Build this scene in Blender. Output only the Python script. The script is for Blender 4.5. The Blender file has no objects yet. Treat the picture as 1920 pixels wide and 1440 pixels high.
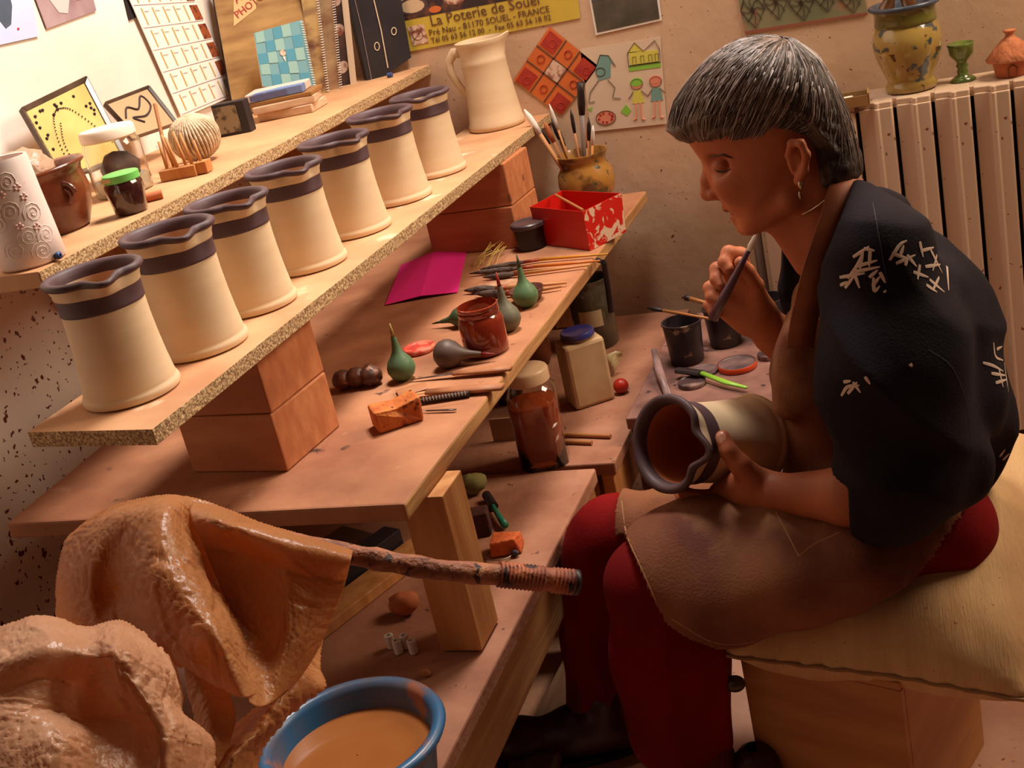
import bpy, math, random
import numpy as np
from mathutils import Vector, Matrix, noise
from mathutils.bvhtree import BVHTree
random.seed(7); rng = np.random.default_rng(7)
PI = math.pi
SC = bpy.context.scene
COL = SC.collection

# ------------------------------------------------------------------ camera
FPX = 2389.0
def nrm(v): v = np.array(v, float); return v / np.linalg.norm(v)
cY = nrm((805, -1109, FPX)); cX = nrm((6360, -530, -FPX)); cX = nrm(cX - cX @ cY * cY); cZ = -np.cross(cX, cY)
if cZ[1] > 0: cZ = -cZ          # image y runs down, so world up has a negative y in camera axes
CAM = np.array([0, 0, 1.42])
cam_d = bpy.data.cameras.new('camera'); cam = bpy.data.objects.new('camera', cam_d); COL.objects.link(cam)
cam_d.sensor_fit = 'HORIZONTAL'; cam_d.sensor_width = 36; cam_d.lens = 36 * FPX / 1920
cam_d.clip_start = .02; cam_d.clip_end = 60
right = Vector((cX[0], cY[0], cZ[0])); down = Vector((cX[1], cY[1], cZ[1])); fwd = Vector((cX[2], cY[2], cZ[2]))
rm = Matrix((right, -down, -fwd)).transposed()
cam.matrix_world = Matrix.Translation(Vector(CAM)) @ rm.to_4x4()
SC.camera = cam
SC.view_settings.view_transform = 'Standard'; SC.view_settings.look = 'None'
SC.view_settings.exposure = 0.0; SC.view_settings.gamma = 1; SC.view_settings.use_curve_mapping = False

# ------------------------------------------------------------------ light
w = bpy.data.worlds.new('world'); SC.world = w; w.use_nodes = True
w.node_tree.nodes['Background'].inputs[0].default_value = (1.0, .50, .30, 1)
w.node_tree.nodes['Background'].inputs[1].default_value = 0.055
def area(name, loc, target, sx, sy, power, col):
    d = bpy.data.lights.new(name, 'AREA'); d.shape = 'RECTANGLE'; d.size = sx; d.size_y = sy; d.energy = power; d.color = col
    o = bpy.data.objects.new(name, d); COL.objects.link(o); o.location = loc
    o.rotation_euler = (Vector(target) - Vector(loc)).to_track_quat('-Z', 'Y').to_euler(); return o
area('window_daylight', (.95, 2.72, 2.25), (-.9, 1.7, .7), 1.2, .9, 62, (1.0, .80, .60))
fill_lamp = area('overhead_fill', (-.55, 2.4, 2.8), (-1.35, 1.75, 1.1), .6, .5, 29, (1.0, .92, .84)); fill_lamp.data.spread = math.radians(110)  # added overhead fill that brightens the left wall, shelf and held pitcher

# ------------------------------------------------------------------ mapping a photo pixel onto a real plane
def ray(px, py):
    d = np.array([px - 960, py - 720, FPX]) / FPX
    return np.array([d @ cX, d @ cY, d @ cZ])
def Zp(px, py, z): r = ray(px, py); return CAM + r * ((z - CAM[2]) / r[2])
def Xp(px, py, x): r = ray(px, py); return CAM + r * (x / r[0])
def Yp(px, py, y): r = ray(px, py); return CAM + r * (y / r[1])
def Dp(px, py, d): return CAM + ray(px, py) * d
def proj(P):
    P = np.atleast_2d(P) - CAM
    c = P[:, :1] * cX + P[:, 1:2] * cY + P[:, 2:3] * cZ
    return 960 + FPX * c[:, 0] / c[:, 2], 720 + FPX * c[:, 1] / c[:, 2]

# ------------------------------------------------------------------ materials
MATS = {}
def mat(name, col, rough=.6, col2=None, ns=6, mix=1.0, specks=None, bump=0, bs=40, metal=0, trans=0, spec=.4,
        stretch=(1, 1, 1), low=None, contrast=(.35, .65), coat=0, alpha=1, transl=0, sss=0, emit=0, dist=0):
    m = bpy.data.materials.new(name); m.use_nodes = True; N = m.node_tree.nodes; L = m.node_tree.links
    b = N['Principled BSDF']
    def c4(c): return (c[0], c[1], c[2], 1)
    b.inputs['Base Color'].default_value = c4(col); b.inputs['Roughness'].default_value = rough
    b.inputs['Metallic'].default_value = metal; b.inputs['Specular IOR Level'].default_value = spec
    b.inputs['Transmission Weight'].default_value = trans; b.inputs['Coat Weight'].default_value = coat
    b.inputs['Alpha'].default_value = alpha
    if sss: b.inputs['Subsurface Weight'].default_value = sss; b.inputs['Subsurface Radius'].default_value = (.02, .008, .004)
    tc = N.new('ShaderNodeTexCoord'); mp = N.new('ShaderNodeMapping'); mp.inputs['Scale'].default_value = stretch
    L.new(tc.outputs['Object'], mp.inputs[0]); cur = None
    if col2 is not None:
        n = N.new('ShaderNodeTexNoise'); n.inputs['Scale'].default_value = ns; n.inputs['Detail'].default_value = 6
        n.inputs['Distortion'].default_value = dist
        L.new(mp.outputs[0], n.inputs['Vector'])
        r = N.new('ShaderNodeValToRGB'); r.color_ramp.elements[0].position = contrast[0]; r.color_ramp.elements[1].position = contrast[1]
        r.color_ramp.elements[0].color = c4(col); r.color_ramp.elements[1].color = c4([a * (1 - mix) + q * mix for a, q in zip(col, col2)])
        L.new(n.outputs['Fac'], r.inputs[0]); cur = r.outputs[0]
    for sp in (specks or []):
        sc, ss, lo, hi = sp[:4]
        n = N.new('ShaderNodeTexNoise'); n.inputs['Scale'].default_value = ss; n.inputs['Detail'].default_value = sp[4] if len(sp) > 4 else 2
        n2 = N.new('ShaderNodeMapping'); n2.inputs['Location'].default_value = (ss * .37, 3.1, 1.7); L.new(tc.outputs['Object'], n2.inputs[0]); L.new(n2.outputs[0], n.inputs['Vector'])
        r = N.new('ShaderNodeMapRange'); r.inputs[1].default_value = lo; r.inputs[2].default_value = hi; L.new(n.outputs['Fac'], r.inputs[0])
        mx = N.new('ShaderNodeMix'); mx.data_type = 'RGBA'; fo = r.outputs[0]
        if low:       # splashes thin out with height
            sx = N.new('ShaderNodeSeparateXYZ'); L.new(tc.outputs['Object'], sx.inputs[0]); lr = N.new('ShaderNodeMapRange'); lr.inputs[1].default_value = low[1]; lr.inputs[2].default_value = low[0]; L.new(sx.outputs[2], lr.inputs[0])
            mu = N.new('ShaderNodeMath'); mu.operation = 'MULTIPLY'; L.new(r.outputs[0], mu.inputs[0]); L.new(lr.outputs[0], mu.inputs[1]); fo = mu.outputs[0]
        L.new(fo, mx.inputs['Factor'])
        if cur is not None: L.new(cur, mx.inputs[6])
        else: mx.inputs[6].default_value = c4(col)
        mx.inputs[7].default_value = c4(sc); cur = mx.outputs[2]
    if cur is not None: L.new(cur, b.inputs['Base Color'])
    if bump:
        n = N.new('ShaderNodeTexNoise'); n.inputs['Scale'].default_value = bs; n.inputs['Detail'].default_value = 5; L.new(mp.outputs[0], n.inputs['Vector'])
        bp = N.new('ShaderNodeBump'); bp.inputs['Strength'].default_value = bump; bp.inputs['Distance'].default_value = .01
        L.new(n.outputs['Fac'], bp.inputs['Height']); L.new(bp.outputs[0], b.inputs['Normal'])
    if transl:
        t = N.new('ShaderNodeBsdfTranslucent'); t.inputs[0].default_value = c4([min(1, c * 1.3) for c in col])
        ms = N.new('ShaderNodeMixShader'); ms.inputs[0].default_value = transl
        L.new(b.outputs[0], ms.inputs[1]); L.new(t.outputs[0], ms.inputs[2]); L.new(ms.outputs[0], N['Material Output'].inputs[0])
    MATS[name] = m; return m
def s(r, g, b):        # 0-255 display colour to linear
    return tuple(((c / 255) / 12.92 if c / 255 <= .04045 else ((c / 255 + .055) / 1.055) ** 2.4) for c in (r, g, b))

M_wall = mat('plaster', s(216, 182, 150), .85, s(196, 156, 122), 2.2, specks=[(s(120, 66, 40), 60, .745, .765, 1), (s(110, 60, 36), 150, .72, .74, 1)], bump=.15, bs=25)
M_wallL = mat('plaster_spattered', s(238, 225, 214), .85, s(226, 206, 188), 2.5, low=(.85, 1.15), specks=[(s(105, 45, 28), 34, .665, .685, 2), (s(95, 50, 30), 95, .68, .70, 1)], bump=.15, bs=25)
M_floor = mat('concrete_floor', s(190, 146, 122), .9, s(158, 112, 90), 5, specks=[(s(110, 66, 50), 60, .68, .74)], bump=.2, bs=60)
M_table = mat('worn_table_board', s(190, 130, 92), .7, s(146, 90, 60), 5, specks=[(s(70, 40, 30), 22, .70, .76, 5), (s(215, 175, 140), 9, .66, .8, 6)], bump=.15, bs=50)
M_bench = mat('dusty_bench_board', s(176, 122, 94), .8, s(142, 90, 66), 7, specks=[(s(80, 45, 32), 45, .68, .74, 4)], bump=.2, bs=60)
M_wood = mat('pale_wood', s(205, 145, 88), .6, s(176, 112, 60), 5, stretch=(6, 6, .6), bump=.1, bs=20)
M_woodX = mat('pale_wood_long', s(200, 150, 96), .65, s(158, 106, 62), 5, stretch=(8, .7, 8), bump=.1, bs=20)
M_block = mat('wood_block', s(198, 128, 82), .65, s(176, 104, 62), 7, stretch=(.6, 6, 3), specks=[(s(130, 75, 45), 30, .7, .74)], bump=.08, bs=40)
M_board = mat('board_face', s(212, 162, 118), .7, s(188, 132, 92), 6, specks=[(s(232, 200, 165), 14, .6, .72, 5)])
M_chip = mat('chipboard_edge', s(196, 160, 112), .9, s(130, 96, 64), 240, contrast=(.40, .60), specks=[(s(222, 196, 156), 330, .6, .66)], bump=.4, bs=150)
M_cream = mat('cream_slip', s(220, 191, 154), .62, s(213, 182, 143), 4, stretch=(1, 1, 10), bump=.03, bs=60)
M_bandmat = mat('dark_slip', s(92, 68, 72), .55, s(74, 50, 52), 14, bump=.05)
M_terra = mat('terracotta', s(196, 112, 66), .7, s(168, 84, 48), 8)
M_dark = mat('dark_metal', s(40, 28, 28), .45)
M_black = mat('black_card', s(30, 22, 24), .55, s(44, 34, 36), 9)
M_white = mat('white_card', s(236, 226, 214), .6)
M_ink = mat('brown_ink', s(110, 72, 48), .8)
M_inkd = mat('dark_ink', s(58, 42, 44), .8)
M_glass = mat('clear_glass', (.95, .93, .88), .05, trans=1.0, spec=.5)
def pl(name, c, r=.5, **k): return mat(name, s(*c), r, **k)
M_blue = pl('blue_plastic', (52, 72, 120), .4); M_green = pl('green_lid', (110, 190, 90), .4)
M_yellow = pl('yellow_print', (214, 186, 70), .6, col2=s(196, 164, 60), ns=5)
M_orange = pl('orange_print', (214, 110, 52)); M_redp = pl('red_print', (184, 60, 44), col2=s(160, 44, 40), ns=40)
M_pinkp = pl('pale_print', (225, 190, 165), .6, col2=s(150, 90, 70), ns=60, contrast=(.45, .6))

# ------------------------------------------------------------------ object helpers
def tag(o, label=None, cat=None, group=None, kind=None):
    if label: o['label'] = label
    if cat: o['category'] = cat
    if group: o['group'] = group
    if kind: o['kind'] = kind
    return o
def thing(name, label, cat, loc=(0, 0, 0), rz=0, group=None, rot=None):
    o = bpy.data.objects.new(name, None); COL.objects.link(o); o.empty_display_size = .02
    o.location = loc; o.rotation_euler = rot if rot else (0, 0, rz); return tag(o, label, cat, group)
class MB:
    def __init__(self): self.v = []; self.f = []; self.m = []; self.n = 0
    def add(self, V, F, mi=0, T=None):
        V = np.array(V, float).reshape(-1, 3)
        if T is not None: T = np.array(T); V = V @ T[:3, :3].T + T[:3, 3]
        self.v.append(V); self.f += [tuple(int(i) + self.n for i in f) for f in F]; self.m += ([mi] * len(F) if isinstance(mi, int) else list(mi)); self.n += len(V); return self
    def box(self, a, b, mi=0, T=None):
        x0, y0, z0 = a; x1, y1, z1 = b
        V = [(x0, y0, z0), (x1, y0, z0), (x1, y1, z0), (x0, y1, z0), (x0, y0, z1), (x1, y0, z1), (x1, y1, z1), (x0, y1, z1)]
        return self.add(V, [(0, 3, 2, 1), (4, 5, 6, 7), (0, 1, 5, 4), (1, 2, 6, 5), (2, 3, 7, 6), (3, 0, 4, 7)], mi, T)
    def tube(self, P, R, seg=10, mi=0, cap=True, flat=1, T=None):
        P = [Vector(p) for p in P]; n = len(P); R = [R] * n if isinstance(R, (int, float)) else R
        V = []; up = None
        for i in range(n):
            t = (P[min(i + 1, n - 1)] - P[max(i - 1, 0)]);  t = t.normalized() if t.length > 1e-9 else Vector((0, 0, 1))
            if up is None: up = Vector((0, 0, 1)) if abs(t.z) < .9 else Vector((1, 0, 0))
            u = t.cross(up).normalized(); up = u.cross(t).normalized()
            for k in range(seg):
                a = 2 * PI * k / seg; V.append(P[i] + (u * math.cos(a) + up * math.sin(a) * flat) * R[i])
        F = [(i * seg + k, i * seg + (k + 1) % seg, (i + 1) * seg + (k + 1) % seg, (i + 1) * seg + k) for i in range(n - 1) for k in range(seg)]
        if cap: F += [tuple(range(seg - 1, -1, -1)), tuple((n - 1) * seg + k for k in range(seg))]
        return self.add(V, F, mi, T)
    def lathe(self, prof, seg=48, mi=0, T=None, fn=None, cap0=True, cap1=False):
        V = []; n = len(prof)
        for j, (r, z) in enumerate(prof):
            for k in range(seg):
                a = 2 * PI * k / seg; rr, zz = (r, z) if fn is None else fn(r, z, a, j); V.append((rr * math.cos(a), rr * math.sin(a), zz))
        F = [(j * seg + k, j * seg + (k + 1) % seg, (j + 1) * seg + (k + 1) % seg, (j + 1) * seg + k) for j in range(n - 1) for k in range(seg)]
        if cap0: F.append(tuple(range(seg - 1, -1, -1)))
        if cap1: F.append(tuple((n - 1) * seg + k for k in range(seg)))
        return self.add(V, F, mi, T)
    def ell(self, c, r, seg=16, mi=0, T=None, fn=None):
        V = []; n = seg // 2
        for j in range(n + 1):
            t = PI * j / n
            for k in range(seg):
                a = 2 * PI * k / seg; d = np.array((math.sin(t) * math.cos(a), math.sin(t) * math.sin(a), -math.cos(t)))
                V.append(np.array(c) + d * np.array(r) * (fn(d) if fn else 1))
        F = [(j * seg + k, j * seg + (k + 1) % seg, (j + 1) * seg + (k + 1) % seg, (j + 1) * seg + k) for j in range(n) for k in range(seg)]
        return self.add(V, F, mi, T)
    def prism(self, pts, d, mi=0, T=None):      # closed 3-D outline pushed along d
        P = np.array(pts, float); n = len(P); d = np.array(d, float)
        return self.add(np.vstack([P, P + d]), [tuple(range(n)), tuple(range(2 * n - 1, n - 1, -1))] + [(i, i + n, (i + 1) % n + n, (i + 1) % n) for i in range(n)], mi, T)
    def build(self, name, mats, parent=None, loc=None, smooth=False, bevel=0, sub=0, solid=0, world=False, label=None, weld=False, auto=None):
        me = bpy.data.meshes.new(name); V = np.vstack(self.v)
        if world and parent is not None:
            V = V - np.array(parent.location)
        if loc is not None: V = V - np.array(loc)
        me.from_pydata(V.tolist(), [], self.f)
        for m in (mats if isinstance(mats, (list, tuple)) else [mats]): me.materials.append(m)
        me.polygons.foreach_set('material_index', self.m); me.validate(); me.update()
        if smooth: me.polygons.foreach_set('use_smooth', [True] * len(me.polygons))
        if smooth and auto: me.set_sharp_from_angle(angle=math.radians(auto))
        o = bpy.data.objects.new(name, me); COL.objects.link(o)
        if loc is not None: o.location = loc
        if parent is not None: o.parent = parent
        if weld: q = o.modifiers.new('weld', 'WELD'); q.merge_threshold = 1e-5
        if solid: q = o.modifiers.new('solid', 'SOLIDIFY'); q.thickness = solid; q.offset = 0
        if bevel: q = o.modifiers.new('bevel', 'BEVEL'); q.width = bevel; q.segments = 2; q.limit_method = 'ANGLE'
        if sub: q = o.modifiers.new('sub', 'SUBSURF'); q.levels = q.render_levels = sub
        if label: o['label'] = label
        return o
def Tm(loc=(0, 0, 0), rz=0, rx=0, ry=0, sc=1):
    return Matrix.Translation(Vector(loc)) @ Matrix.Rotation(rz, 4, 'Z') @ Matrix.Rotation(ry, 4, 'Y') @ Matrix.Rotation(rx, 4, 'X') @ Matrix.Scale(sc, 4)
def copy_tree(o, parent=None):
    c = o.copy(); COL.objects.link(c); c.parent = parent
    for ch in list(o.children): copy_tree(ch, c)
    return c
def struct(name, mb, m, **k): o = mb.build(name, m, **k); o['kind'] = 'structure'; return o
def spline(P, n):
    P = [np.array(p, float) for p in P]; out = []
    Q = [2 * P[0] - P[1]] + P + [2 * P[-1] - P[-2]]
    for i in range(1, len(Q) - 2):
        for k in range(n):
            t = k / n; a, b, c, d = Q[i - 1:i + 3]
            out.append(.5 * ((2 * b) + (-a + c) * t + (2 * a - 5 * b + 4 * c - d) * t * t + (-a + 3 * b - 3 * c + d) * t ** 3))
    out.append(P[-1]); return out

# ------------------------------------------------------------------ smooth solids: blended distance fields meshed by surface nets
def smin(a, b, k):
    if k <= 0: return np.minimum(a, b)
    h = np.clip(.5 + .5 * (b - a) / k, 0, 1); return b + (a - b) * h - k * h * (1 - h)
def cone(P, a, b, ra, rb, wide=None):
    a = np.array(a, np.float32); b = np.array(b, np.float32); ab = b - a; pa = P - a
    if wide is not None:
        nn, sc = np.array(wide[0], np.float32), wide[1]
        pa = pa - (1 - 1 / sc) * (pa @ nn)[:, None] * nn; ab = ab - (1 - 1 / sc) * (ab @ nn) * nn
    t = np.clip(pa @ ab / max(ab @ ab, 1e-12), 0, 1)
    return np.linalg.norm(pa - t[:, None] * ab, axis=1) - (ra + (rb - ra) * t)
def ellip(P, c, r, R=None):
    q = P - np.array(c, np.float32)
    if R is not None: q = q @ np.array(R, np.float32)
    r = np.array(r, np.float32); k0 = np.linalg.norm(q / r, axis=1); k1 = np.linalg.norm(q / (r * r), axis=1) + 1e-9
    return k0 * (k0 - 1) / k1
def nets(f, lo, hi, h):
    ax = [np.arange(lo[i], hi[i] + h, h, dtype=np.float32) for i in range(3)]; n = [len(a) for a in ax]
    G = np.empty(n, np.float32)
    step = max(1, int(600000 / (n[1] * n[2])))
    for i in range(0, n[0], step):
        X, Y, Zg = np.meshgrid(ax[0][i:i + step], ax[1], ax[2], indexing='ij')
        G[i:i + step] = f(np.stack([X.ravel(), Y.ravel(), Zg.ravel()], 1)).reshape(X.shape)
    S = G < 0; m = [a - 1 for a in n]
    acc = np.zeros(m + [3], np.float32); cnt = np.zeros(m, np.float32)
    for axs in range(3):
        o1, o2 = [a for a in range(3) if a != axs]
        for b1 in (0, 1):
            for b2 in (0, 1):
                s0 = [None] * 3; s1 = [None] * 3
                s0[axs] = slice(0, m[axs]); s1[axs] = slice(1, n[axs])
                for oo, bb in ((o1, b1), (o2, b2)): s0[oo] = s1[oo] = slice(bb, bb + m[oo])
                g0 = G[tuple(s0)]; g1 = G[tuple(s1)]; cr = (g0 < 0) != (g1 < 0)
                t = np.where(cr, g0 / np.where(g0 == g1, 1, g0 - g1), 0)
                acc[..., axs] += t * cr; acc[..., o1] += b1 * cr; acc[..., o2] += b2 * cr; cnt += cr
    idx = -np.ones(m, np.int64); act = cnt > 0; idx[act] = np.arange(act.sum())
    ijk = np.argwhere(act); V = (ijk + acc[act] / cnt[act][:, None]) * h + np.array(lo)
    F = []
    for axs in range(3):
        o1, o2 = [(1, 2), (2, 0), (0, 1)][axs]
        s0 = [slice(1, None)] * 3; s1 = [slice(1, None)] * 3
        s0 = [slice(1, n[a] - 1) for a in range(3)]; s1 = list(s0); s0[axs] = slice(0, n[axs] - 1); s1[axs] = slice(1, n[axs])
        A = S[tuple(s0)]; B = S[tuple(s1)]; q = np.argwhere(A != B); off = np.array([1, 1, 1]); off[axs] = 0; q = q + off
        if not len(q): continue
        e1 = np.zeros(3, int); e1[o1] = 1; e2 = np.zeros(3, int); e2[o2] = 1
        c = [idx[tuple((q - e1 - e2).T)], idx[tuple((q - e2).T)], idx[tuple(q.T)], idx[tuple((q - e1).T)]]
        quad = np.stack(c, 1); inside = S[tuple((q).T)] if False else A[tuple((q - off).T)]
        quad[~inside] = quad[~inside][:, ::-1]; F.append(quad)
    F = np.vstack(F); F = F[(F >= 0).all(1)]
    return V, F
def fbm(P, sc, seed=0):
    return np.array([noise.noise(Vector(p) * sc + Vector((seed, seed * 1.7, 0))) for p in P])
def from_prims(prims):
    def f(P):
        d = None
        for p in prims:
            k = p[1]
            if p[0] == 'c': e = cone(P, *p[2:])
            elif p[0] == 'e': e = ellip(P, *p[2:])
            elif p[0] == '-': e = ellip(P, *p[2:]); d = -smin(-d, e, k); continue
            else: e = p[2](P)
            d = e if d is None else smin(d, e, k)
        return d
    return f
def bounds(P, pad): P = np.array(P); return P.min(0) - pad, P.max(0) + pad

# ================================================================== SETTING
XL, YB = -1.64, 3.0
struct('floor', MB().box((-1.7, -.6, -.06), (2.2, 3.1, 0)), M_floor)
struct('wall_left', MB().box((XL - .12, -.6, 0), (XL, YB, 2.6)), M_wallL)
struct('wall_back', MB().box((XL - .12, YB, 0), (2.2, YB + .12, 2.6)), M_wall)

# main work table: thick board, leg, rails
TZ = .69
tb = thing('work_table', 'low wooden work table with a worn dusty top along the left wall', 'table', (-1.1, 2.2, 0))
MB().add([(-1.44, 1.395, TZ - .028), (-.757, 1.395, TZ - .028), (-.742, 2.96, TZ - .028), (-1.5, 2.96, TZ - .028),
          (-1.44, 1.395, TZ), (-.757, 1.395, TZ), (-.742, 2.96, TZ), (-1.5, 2.96, TZ)],
         [(0, 3, 2, 1), (4, 5, 6, 7), (0, 1, 5, 4), (1, 2, 6, 5), (2, 3, 7, 6), (3, 0, 4, 7)], [1, 0, 0, 1, 1, 1]).build('tabletop', [M_table, M_woodX], tb, world=True, bevel=.004)
for x, y in ((-.8, 1.465), (-1.0, 2.84), (-1.42, 2.84), (-1.42, 1.5)):
    MB().box((x, y, .402), (x + .066, y + .082, TZ - .028)).build('leg', M_wood, tb, world=True, bevel=.002)
# lower bench
LZ = .398
lb = thing('lower_bench', 'low plank bench with clay dust on the floor below the work table', 'bench', (-1.0, 1.6, 0))
MB().box((-1.45, .95, LZ - .03), (-.705, 2.06, LZ)).build('bench_top', M_bench, lb, world=True, bevel=.004)
MB().box((-.745, .97, LZ - .13), (-.712, 2.05, LZ - .031)).build('front_rail', M_woodX, lb, world=True, bevel=.003)
for y in (1.0, 1.95): MB().box((-1.4, y, 0), (-1.33, y + .07, LZ - .03)).build('leg', M_wood, lb, world=True)
MB().box((-.82, 1.98, 0), (-.75, 2.05, LZ - .03)).build('leg', M_wood, lb, world=True)
fb = thing('far_bench', 'far wooden bench holding the square white jar and the red ball', 'bench', (-1.0, 2.5, 0))
MB().box((-1.45, 2.075, LZ - .025), (-.672, 2.9, LZ + .001)).build('bench_top', M_bench, fb, world=True, bevel=.003)
MB().box((-.705, 2.08, LZ - .11), (-.68, 2.9, LZ - .026)).build('front_rail', M_wood, fb, world=True, bevel=.003)
for x in (-.78, -1.38): MB().box((x, 2.1, 0), (x + .06, 2.17, LZ - .025)).build('leg', M_wood, fb, world=True)
# floor plank beside bench
b = MB().box((-.04, -.62, 0), (.04, .62, .035), T=Tm((-.80, 1.52, 0), rz=-.05))
tag(b.build('floor_plank', mat('grey_plank', s(120, 92, 70), .8, s(90, 62, 46), 8, stretch=(6, .6, 6)), loc=(-.80, 1.52, 0)), 'grey plank lying on the floor along the front of the lower bench', 'plank')
# junk under the table, on the lower bench
ju = mat('dark_brown_wood', s(96, 58, 38), .8, s(60, 34, 24), 12)
b = MB().box((-.028, -.16, 0), (.028, .16, .02), T=Tm((-.99, 1.66, LZ + .001), rz=-.35)); tag(b.build('offcut', MATS['pale_wood'], loc=(-.99, 1.66, LZ), bevel=.002), 'pale batten offcut lying under the table behind the front leg', 'offcut')
b = MB().box((-.02, -.17, 0), (.02, .17, .045), T=Tm((-1.06, 1.62, LZ + .001), rz=-.35)); tag(b.build('offcut', M_black, loc=(-1.06, 1.62, LZ), bevel=.002), 'dark spattered batten beside the pale one under the table', 'offcut')
b = MB().box((-.05, -.2, 0), (.05, .2, .03), T=Tm((-1.16, 1.62, LZ + .001), rz=-.42)); tag(b.build('offcut', ju, loc=(-1.16, 1.62, LZ), bevel=.002), 'wide brown board under the table next to the plastic sheet', 'offcut')
for k in range(4):
    p = Zp(735 + k * 14, 1215 + (k % 2) * 10, LZ)
    b = MB().lathe([(.006, 0), (.007, .001), (.007, .022), (.004, .023), (.004, .004)], 12, T=Tm((p[0], p[1], LZ + .001), rx=0))
    tag(b.build('kiln_prop', MATS['white_card'], loc=(p[0], p[1], LZ), smooth=True, auto=40), 'small white clay tube in the little group behind the table leg', 'clay tube', 'small white clay tubes under the table')
p = Zp(763, 1150, LZ); tag(MB().ell((0, 0, .02), (.026, .02, .02), fn=lambda d: 1 + .25 * noise.noise(Vector(d) * 2)).build('clay_lump', M_terra, smooth=True, loc=(0, 0, 0)), 'lump of brown clay under the table behind the white tubes', 'clay').location = (p[0], p[1], LZ)
p = Zp(800, 1268, LZ); tag(MB().ell((0, 0, .006), (.009, .007, .007), 8, fn=lambda d: 1 + .3 * noise.noise(Vector(d) * 3)).build('clay_crumb', MATS['pale_wood']), 'crumb of dry clay on the bench in front of the table leg', 'clay').location = (p[0], p[1], LZ)

# shelves
SZ = 1.07
sh = thing('wall_shelf', 'wide chipboard shelf fixed to the left wall, covered with jars and books', 'shelf', (-1.4, 2.2, SZ))
MB().box((XL, 1.425, SZ - .024), (-1.24, YB, SZ)).build('shelf_board', [mat('shelf_top', s(206, 158, 112), .7, s(186, 132, 92), 6)], sh, world=True, bevel=.001)
MB().box((-1.2398, 1.425, SZ - .022), (-1.238, YB, SZ - .001)).build('edge_strip', M_chip, sh, world=True)
for y in (1.9, 2.7):
    MB().prism([(XL, y, SZ - .026), (-1.3, y, SZ - .026), (XL, y, SZ - .2)], (0, .02, 0)).build('bracket', M_wood, sh, world=True)
BZ = .905
pb = thing('ware_board', 'long narrow chipboard ware board carrying the row of cream pitchers', 'board', (-1.07, 2.0, BZ))
MB().add([(-1.184, 1.238, BZ - .022), (-.973, 1.215, BZ - .022), (-.955, YB - .002, BZ - .022), (-1.168, YB - .002, BZ - .022),
          (-1.184, 1.238, BZ), (-.973, 1.215, BZ), (-.955, YB - .002, BZ), (-1.168, YB - .002, BZ)],
         [(0, 3, 2, 1), (4, 5, 6, 7), (0, 1, 5, 4), (1, 2, 6, 5), (2, 3, 7, 6), (3, 0, 4, 7)], [1, 0, 1, 1, 1, 1]).build('board_panel', [M_board, M_chip], pb, world=True, bevel=.0008)
hB = (BZ - .022 - TZ) / 2
for (x, y, w_, d_, nm) in ((-1.172, 1.525, .18, .16, 'near'), (-1.168, 2.6, .22, .15, 'far')):
    for k in range(2):
        c = (x + w_ / 2, y + d_ / 2, TZ + .0005 + k * hB)
        b = MB().box((-w_ / 2, -d_ / 2, 0), (w_ / 2, d_ / 2, hB - .001), T=Tm((0, 0, 0), rz=(-.1 if nm == 'near' else -.08) + .02 * k))
        o = b.build('wood_block', M_block, bevel=.003); o.location = c
        tag(o, ('upper' if k else 'lower') + ' of two wooden blocks propping the ' + ('near end of the board' if nm == 'near' else 'far end of the board'), 'block', 'wooden blocks under the board')

# ================================================================== PITCHERS
def spout(a, amp):
    g = lambda c, wd: math.exp(-((((a - c + PI) % (2 * PI)) - PI) / wd) ** 2)
    return 1 + amp * (.19 * g(0, .20) - .155 * (g(.50, .24) + g(-.50, .24)))
def pitcher(label, loc=(0, 0, 0)):
    t = thing('pitcher', label, 'pitcher', loc, 0, 'cream pitchers with a dark rim on the board')
    A = lambda z: max(0, min(1, (z - .136) / .038)) ** 1.6
    fn = lambda r, z, a, j: (r * spout(a, A(z)), z - (.004 * A(z) * math.exp(-((((a + PI) % (2 * PI)) - PI) / .3) ** 2)))
    body = [(.060, 0), (.0655, .002), (.067, .007), (.0655, .012), (.0632, .0145), (.0632, .0165), (.0622, .022), (.0595, .045), (.057, .075), (.0555, .105), (.0553, .128)]
    MB().lathe(body, 64).build('body', M_cream, t, smooth=True, auto=50)
    MB().lathe([(.0553, .128), (.0566, .1295), (.0565, .1318), (.0568, .150), (.0572, .1515)], 64, fn=fn, cap0=False).build('glaze_band', M_bandmat, t, smooth=True)
    MB().lathe([(.0572, .1515), (.0578, .1525), (.0585, .158), (.0610, .165), (.0618, .168)], 64, fn=fn, cap0=False).build('collar', M_cream, t, smooth=True)
    MB().lathe([(.0618, .1665), (.0652, .168), (.0672, .171), (.0668, .1748), (.0635, .177), (.0585, .1765), (.055, .173), (.0535, .166), (.053, .160)], 64, fn=fn, cap0=False).build('rim', M_bandmat, t, smooth=True)
    MB().lathe([(.053, .160), (.0525, .152), (.0522, .146)], 64, fn=fn, cap0=False).build('inner_slip', M_cream, t, smooth=True)
    MB().lathe([(.0522, .146), (.0515, .12), (.054, .06), (.058, .012), (.02, .006), (.001, .006)], 64, fn=fn, cap0=False).build('inside_wall', M_terra, t, smooth=True)
    return t
PP = [(-1.087, 1.345), (-1.071, 1.508), (-1.073, 1.680), (-1.075, 1.880), (-1.072, 2.076), (-1.070, 2.287), (-1.064, 2.488)]
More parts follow.
